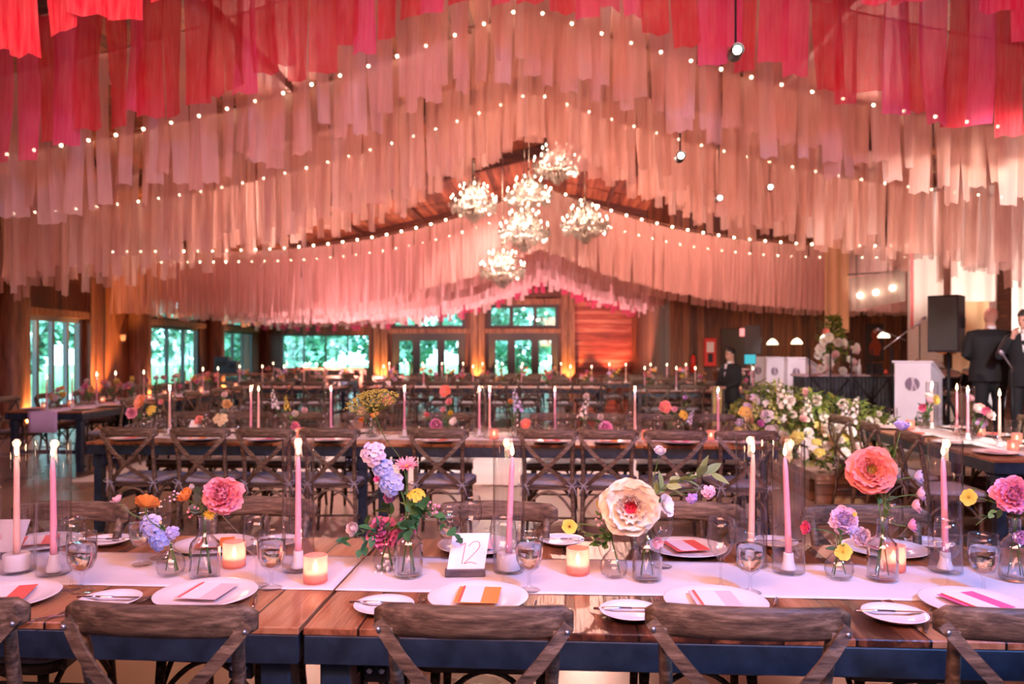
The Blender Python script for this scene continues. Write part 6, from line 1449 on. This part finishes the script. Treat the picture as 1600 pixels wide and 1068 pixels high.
# outline in pixels -> arrangement: top and bottom edge per column
prof = [(1140, 640, 690), (1170, 612, 700), (1200, 604, 706), (1230, 600, 715), (1260, 612, 722), (1290, 618, 730), (1320, 622, 742), (1350, 628, 742), (1375, 640, 735), (1400, 652, 712), (1430, 660, 700), (1455, 662, 690)]
def edges(px):
    for (a, t0, b0), (c, t1, b1) in zip(prof, prof[1:]):
        if a <= px <= c: f = (px - a) / (c - a); return t0 + (t1 - t0) * f, b0 + (b1 - b0) * f
    return 650, 690
BK = [bloom('cup', 1, (.92, .88, .76), (.9, .8, .5), sd=60), bloom('peony', 1, (.93, .86, .78), (.93, .72, .66), sd=61), bloom('cluster', 1, (.92, .90, .88), (.88, .86, .80), sd=62), bloom('poppy', 1, (.92, .90, .86), (.85, .88, .6), sd=63),
      bloom('cup', 1, (.92, .66, .62), (.9, .5, .5), sd=64), bloom('cluster', 1, (.88, .80, .30), (.75, .70, .15), sd=65), bloom('cup', 1, (.90, .70, .40), (.9, .6, .3), sd=66), bloom('cluster', 1, (.80, .68, .82), (.85, .78, .88), sd=67)]
n = 0
for i in range(98):
    px = rnd.uniform(1148, 1440) if i % 4 else rnd.uniform(1240, 1400); te, be = edges(px); f = rnd.random() ** .8; py = te + 4 + (be - te - 12) * f
    if px > 1405 and py < 668: py = 675
    d = 7.95 - .55 * f + rnd.uniform(-.1, .1) + (1.3 if px > 1355 else 0); h = P(px, py, d)
    if h.z < .05: continue
    k = BK[rnd.choice((0, 0, 1, 1, 2, 2, 3, 3, 3, 4, 5, 6) if px > 1230 else (0, 2, 4, 5, 5, 6, 7))]; s = rnd.uniform(.040, .068)
    o = put('bloom', k, t, h - V((FX, FY, 0)), scale=(s,) * 3); o.rotation_euler = V((rnd.uniform(-.7, .7), -1, rnd.uniform(.1, 1.2))).to_track_quat('Z', 'Y').to_euler()
BSP = bloom('spike', 1, (.93, .88, .80), (.90, .78, .62), sd=70); BSG = bloom('spike', 1, (.80, .82, .35), (.62, .68, .2), sd=71); BSW = bloom('spike', 1, (.80, .72, .70), (.75, .66, .66), sd=72)
for i, (px, py, m, s) in enumerate(((1222, 622, BSP, .30), (1180, 640, BSG, .22), (1208, 648, BSG, .25), (1262, 645, BSP, .26), (1290, 668, BSP, .26), (1318, 655, BSW, .26), (1333, 648, BSW, .28), (1240, 690, BSP, .22), (1165, 660, BSP, .2), (1385, 672, BSP, .2))):
    h = P(px, py, 7.7); o = put('flower_spike', m, t, h - V((FX, FY, 0)), scale=(s,) * 3); o.rotation_euler = V((rnd.uniform(-.35, .35), -.3, 1)).to_track_quat('Z', 'Y').to_euler()
mb = MB(); GC = [(.10, .17, .03), (.19, .26, .05), (.28, .32, .07), (.06, .12, .03), (.14, .22, .05)]
for i in range(3200):
    px = rnd.uniform(1140, 1452); te, be = edges(px); f = rnd.random(); py = te + (be - te) * f; d = 7.95 - .5 * f + rnd.uniform(-.05, .45) + (1.3 if px > 1355 else 0)
    if px > 1400 and py < 664: continue
    h = P(px, py, d) - V((FX, FY, 0))
    if h.z < .04: continue
    leaf_into(mb, h, (rnd.uniform(-1, 1), rnd.uniform(-1, .3), rnd.uniform(-.8, 1)), rnd.uniform(.05, .11), rnd.uniform(.010, .022), GC[(i + int(f * 3)) % 5], rnd)
for (px, py, dx) in ((1180, 600, -.5), (1188, 594, -.2), (1204, 596, .3), (1215, 606, .5), (1268, 606, .6), (1345, 625, .2), (1432, 652, .8), (1450, 648, .5), (1440, 640, .1)):
    b = P(px, py + 45, 7.8 + (1.3 if px > 1355 else 0)) - V((FX, FY, 0)); e = P(px, py, 7.8 + (1.3 if px > 1355 else 0)) - V((FX, FY, 0)); mb.tube([b, b.lerp(e, .5) + V((.01, 0, 0)), e], .004, 4, None, (.14, .18, .05))
    for k in range(9):
        leaf_into(mb, b.lerp(e, .25 + .75 * k / 9), (dx + (-1) ** k, -.2, .8), .085, .016, GC[k % 5] if px < 1400 else (.05, .07, .03), rnd)
mb.build('foliage', M['leaf'], t, kind='stuff')

q = P(1308, 588, 13.9); t = thing('bar_bouquet', 'tall bouquet of white and blush blooms in a vase on the skirted bar', 'flower arrangement', (q.x, q.y + .15, 1.074))
MB().lathe([(0, 0), (.09, .01), (.11, .10), (.07, .24), (.08, .28)], 18).build('vase', M['vase'], t)
for i in range(24):
    px, py = rnd.uniform(1278, 1338), rnd.uniform(528, 580); h = P(px, py, 13.9 + rnd.uniform(-.2, .1)) - V((q.x, q.y + .15, 1.074)); s = rnd.uniform(.07, .10)
    o = put('bloom', BK[rnd.choice((0, 1, 1, 3, 4))], t, h, scale=(s,) * 3); o.rotation_euler = V((h.x * 2, -1, .3)).to_track_quat('Z', 'Y').to_euler()
mb = MB()
for i in range(260):
    a = rnd.uniform(0, 6.3); z = rnd.uniform(.2, 1.05); r_ = .28 if z < .7 else .16; leaf_into(mb, (r_ * rnd.random() * cos(a), r_ * rnd.random() * sin(a) * .7, z), (rnd.uniform(-1, 1), rnd.uniform(-1, 1), rnd.uniform(-.3, 1)), .13, .03, GC[i % 5], rnd)
for i in range(8): mb.tube([(0, 0, .2), (rnd.uniform(-.15, .15), 0, .7), (rnd.uniform(-.35, .35), 0, rnd.uniform(.8, 1.1))], .006, 4, None, (.1, .16, .05))
mb.build('foliage', M['leaf'], t, kind='stuff')
for px, py, c in ((1290, 519, CORAL_),): 
    h = P(px, py, 13.9) - V((q.x, q.y + .15, 1.074)); o = put('bloom', FAR_BL[0][1], t, h, scale=(.07,) * 3); o.rotation_euler = (1.2, 0, 0)

# ------------------------------------------------------------------ people
def remeshed(mb, name, mat, parent, voxel=.008, smooth=2):
    me = mb.mesh(name + '_raw', mat); o = bpy.data.objects.new(name + '_raw', me); COL.objects.link(o)
    md = o.modifiers.new('r', 'REMESH'); md.mode = 'VOXEL'; md.voxel_size = voxel; md.use_smooth_shade = True
    if smooth: s = o.modifiers.new('s', 'SMOOTH'); s.iterations = smooth; s.factor = .5
    dg = bpy.context.evaluated_depsgraph_get(); ne = bpy.data.meshes.new_from_object(o.evaluated_get(dg)); ne.name = name
    bpy.data.objects.remove(o); bpy.data.meshes.remove(me)
    ne.materials.clear(); ne.materials.append(mat)
    r = bpy.data.objects.new(name, ne); COL.objects.link(r); r.parent = parent; return r
def loft(mb, secs, n=20, p=2.3):
    vs = []; fs = []
    for (x, y, z, rx, ry) in secs:
        for i in range(n):
            a = 2 * pi * i / n; c, s_ = cos(a), sin(a); vs.append((x + rx * abs(c) ** (2 / p) * (1 if c > 0 else -1), y + ry * abs(s_) ** (2 / p) * (1 if s_ > 0 else -1), z))
    for j in range(len(secs) - 1):
        for i in range(n): k = (i + 1) % n; fs.append((j * n + i, j * n + k, (j + 1) * n + k, (j + 1) * n + i))
    fs += [tuple(range(n))[::-1], tuple((len(secs) - 1) * n + i for i in range(n))]; mb.add(vs, fs); return mb
m_skin = pr('skin', (.62, .32, .24), .55); m_skin2 = pr('skin_tan', (.48, .26, .17), .55); m_suit = pr('black_suit_cloth', (.010, .010, .012), .8); m_shoe = pr('black_shoe_leather', (.01, .01, .01), .3); m_shirt = pr('white_shirt', (.75, .72, .72), .7)
def hand(mb, w, d, up, side, curl=.5):
    """palm and five separate bent fingers from wrist w along d; up is the back of the hand, side=+1/-1 puts the thumb"""
    d = V(d).normalized(); up = V(up); up = (up - d * up.dot(d)).normalized(); x = d.cross(up) * side; w = V(w)
    mb.tube([w - d * .02, w + d * .015, w + d * .05, w + d * .085], [.024, .027, .030, .022], 10, flat=None)
    for k in (-1, 0, 1): mb.tube([w + d * .02 + x * k * .018, w + d * .085 + x * k * .024], .015, 8)
    for k, L in enumerate((.070, .080, .075, .058)):
        b = w + d * .085 + x * (.030 - .020 * k); p = [b]; a = 0
        for j, f in enumerate((.45, .32, .23)):
            a += curl * (.7 + .3 * j); p.append(p[-1] + (d * cos(a) - up * sin(a)) * L * f)
        mb.tube(p, [.0095, .0090, .0082, .0070], 8)
    b = w + d * .03 + x * .028; mb.tube([b, b + d * .025 + x * .022 - up * .006, b + d * .055 + x * .026 - up * .016], [.012, .0105, .008], 8)
def person(label, loc, rz, H, elbows, wrists, hdir, skin, hair=None, lean=0.0, headturn=0.0, glasses=False, build=1.0, lefts=True, beard=False, shirtfront=True, nod=0.0):
    t = thing('person', label, 'person', loc, rz); k = H / 1.8; t.scale = (k, k, k); b = build
    body = MB()
    # trunk and limbs under the clothes
    loft(body, [(0, 0, .90, .15 * b, .10 * b), (0, 0, 1.0, .16 * b, .11 * b), (0, .0, 1.12, .14 * b, .10 * b), (0, 0, 1.30, .17 * b, .115 * b), (0, .01, 1.44, .16 * b, .09), (0, .012, 1.50, .07, .06), (0, .008, 1.60, .055, .058)], 18)
    for s in (-1, 1):
        body.tube([(s * .09, 0, .93), (s * .10, -.01, .50), (s * .10, .02, .09)], [.080 * b, .052, .036], 12); body.tube([(s * .10, .02, .05), (s * .105, -.10, .035), (s * .11, -.17, .03)], [.036, .036, .026], 10)
        e, w = V(elbows[0 if s < 0 else 1]), V(wrists[0 if s < 0 else 1]); body.tube([(s * .15, .01, 1.44), (s * .185, .01, 1.42), e, w], [.05, .048, .038, .026], 12)
        hand(body, w, hdir[0 if s < 0 else 1], (0, 0, 1), s, .55)
    hm = MB(); loft(hm, [(0, .005, 1.575, .045, .05), (0, -.010, 1.590, .052, .070), (0, -.008, 1.620, .066, .086), (0, 0, 1.660, .073, .094), (0, .004, 1.700, .077, .098), (0, .008, 1.740, .074, .094), (0, .010, 1.775, .056, .074), (0, .010, 1.796, .026, .036)], 20, 2.1)
    hm.tube([(0, -.088, 1.695), (0, -.110, 1.662), (0, -.096, 1.650)], [.009, .014, .012], 8); hm.tube([(-.032, -.082, 1.708), (0, -.094, 1.704), (.032, -.082, 1.708)], .009, 6)
    hm.tube([(-.022, -.084, 1.628), (0, -.092, 1.629), (.022, -.084, 1.628)], .007, 6); hm.ball((0, -.076, 1.598), .022, 10)
    for s in (-1, 1): hm.lathe([(0, -.006), (.016, -.006), (.019, .004), (.010, .006), (0, .002)], 10, Matrix.Translation((s * .080, .012, 1.668)) @ Matrix.Diagonal((1, .7, 1.5, 1)) @ Matrix.Rotation(s * pi / 2, 4, 'Y'))
    HT = Matrix.Translation((0, 0, 1.56)) @ Matrix.Rotation(headturn, 4, 'Z') @ Matrix.Rotation(nod, 4, 'X') @ Matrix.Translation((0, 0, -1.56))
    body.add(hm.v, hm.f, HT)
    remeshed(body, 'body', skin, t, .0075, 2)
    for s in (-1, 1):
        MB().ball((s * .030, -.0845, 1.683), .0095, 8, HT).build('eye', pr('dark_eye', (.02, .015, .012), .2), t)
    if hair:
        hb = MB(); loft(hb, [(0, .040, 1.625, .060, .055), (0, .034, 1.66, .080, .072), (0, .022, 1.70, .086, .090), (0, .012, 1.745, .086, .103), (0, .012, 1.79, .068, .088), (0, .012, 1.818, .034, .046)], 18, 2.1)
        h2 = MB(); h2.add(hb.v, hb.f, HT); ho = remeshed(h2, 'hair', hair, t, .009, 1)
    # jacket, trousers, shirt, shoes
    jk = MB(); loft(jk, [(0, .005, .80, .205 * b, .135 * b), (0, .0, .95, .20 * b, .135 * b), (0, 0, 1.10, .180 * b, .125 * b), (0, 0, 1.28, .215 * b, .140 * b), (0, .008, 1.40, .225 * b, .130 * b), (0, .012, 1.46, .185 * b, .105), (0, .014, 1.505, .085, .075)], 24, 2.5)
    for s in (-1, 1):
        e, w = V(elbows[0 if s < 0 else 1]), V(wrists[0 if s < 0 else 1]); w2 = e.lerp(w, .93)
        jk.tube([(s * .13, .01, 1.44), (s * .19 * b, .01, 1.425), V((s * .19 * b, .01, 1.42)).lerp(e, .5) + V((s * .008, 0, 0)), e, e.lerp(w2, .5), w2], [.070, .072, .064, .056, .048, .042], 14)
        jk.tube([(s * .035, .03, 1.51), (s * .055, -.05, 1.46), (s * .03, -.135 * b, 1.28)], [.016, .018, .010], 8)
    remeshed(jk, 'jacket', m_suit, t, .012, 2)
    tr_ = MB(); loft(tr_, [(0, 0, .86, .165 * b, .12 * b), (0, 0, .98, .17 * b, .12 * b)], 20)
    for s in (-1, 1): tr_.tube([(s * .085, 0, .95), (s * .100, 0, .80), (s * .105, -.01, .50), (s * .105, .01, .10), (s * .105, .0, .055)], [.095 * b, .092 * b, .072, .062, .064], 14)
    remeshed(tr_, 'trousers', m_suit, t, .013, 2)
    for s in (-1, 1):
        sh = MB().tube([(s * .105, .075, .045), (s * .105, .02, .050), (s * .11, -.08, .042), (s * .115, -.19, .032), (s * .115, -.215, .028)], [.028, .042, .042, .034, .018], 10); sh.build('shoe', m_shoe, t)
    cb = MB().lathe([(.062, 1.50), (.066, 1.53), (.062, 1.548), (.058, 1.548), (.058, 1.50)], 18, Matrix.Translation((0, .010, 0)) @ Matrix.Diagonal((1, 1.05, 1, 1)))
    if shirtfront: cb.add([(-.035, -.10, 1.50), (.035, -.10, 1.50), (.0, -.150 * b, 1.24)], [(0, 1, 2)])
    cb.build('shirt_collar', m_shirt, t)
    if glasses:
        g = MB()
        for s in (-1, 1): g.tube([V((s * .031 + .020 * cos(a), -.099, 1.683 + .015 * sin(a))) for a in [i * pi / 6 for i in range(13)]], .0022, 5, HT); g.tube([(s * .052, -.097, 1.687), (s * .080, .0, 1.685)], .002, 5, HT)
        g.tube([(-.011, -.100, 1.686), (.011, -.100, 1.686)], .0022, 5, HT); g.build('spectacles', M['blackmetal'], t)
    return t
q = P(1547, 690, 10.35)
person('bald broad man in a black suit standing on stage with his back to us', (q.x, q.y, SZ), pi - .08, 1.80, ((-.30, -.02, 1.16), (.30, -.02, 1.16)), ((-.12, -.28, 1.10), (.12, -.28, 1.10)), ((.6, -.7, .1), (-.6, -.7, .1)), m_skin, None, build=1.28, shirtfront=False, nod=-.15)
q = P(1597, 690, 9.6)
person('dark-haired person in a black jacket at the right edge, hand raised to the face', (q.x + .05, q.y, SZ), -.75, 1.72, ((-.27, -.14, 1.20), (.28, .0, 1.14)), ((-.10, -.20, 1.45), (.25, -.20, 1.0)), ((.25, -.15, 1), (0, -.6, -.8)), m_skin, pr('dark_hair', (.03, .025, .025), .5), headturn=-.35, nod=.15)
q = P(1141, 693, 12.55)
wt = person('waiter in glasses and a dark suit holding a yellow cloth', (q.x, q.y, 0), -1.05, 1.56, ((-.25, -.03, 1.16), (.25, -.03, 1.16)), ((-.12, -.27, 1.06), (.14, -.27, 1.06)), ((.2, -.8, -.1), (-.2, -.8, -.1)), m_skin2, pr('black_hair', (.012, .010, .010), .4), glasses=True)
m_cloth = noisy('yellow_cloth', (.50, .38, .12), (.62, .50, .20), 8, .85)
wc = thing('serving_cloth', 'long yellow cloth hanging from the waiter\'s hands', 'cloth', (q.x, q.y, 0), -1.05)
k_ = 1.56 / 1.8
mb = MB().grid(lambda u, v: (((u - .5) * .26) * (1 - .3 * v), -.31 - .02 * sin(u * 12) - .03 * v, (1.075 if v == 0 else 1.06 - .80 * v)), 14, 8, Matrix.Diagonal((k_, k_, k_, 1)))
o = mb.build('cloth_drape', m_cloth, wc); md = o.modifiers.new('thick', 'SOLIDIFY'); md.thickness = .004
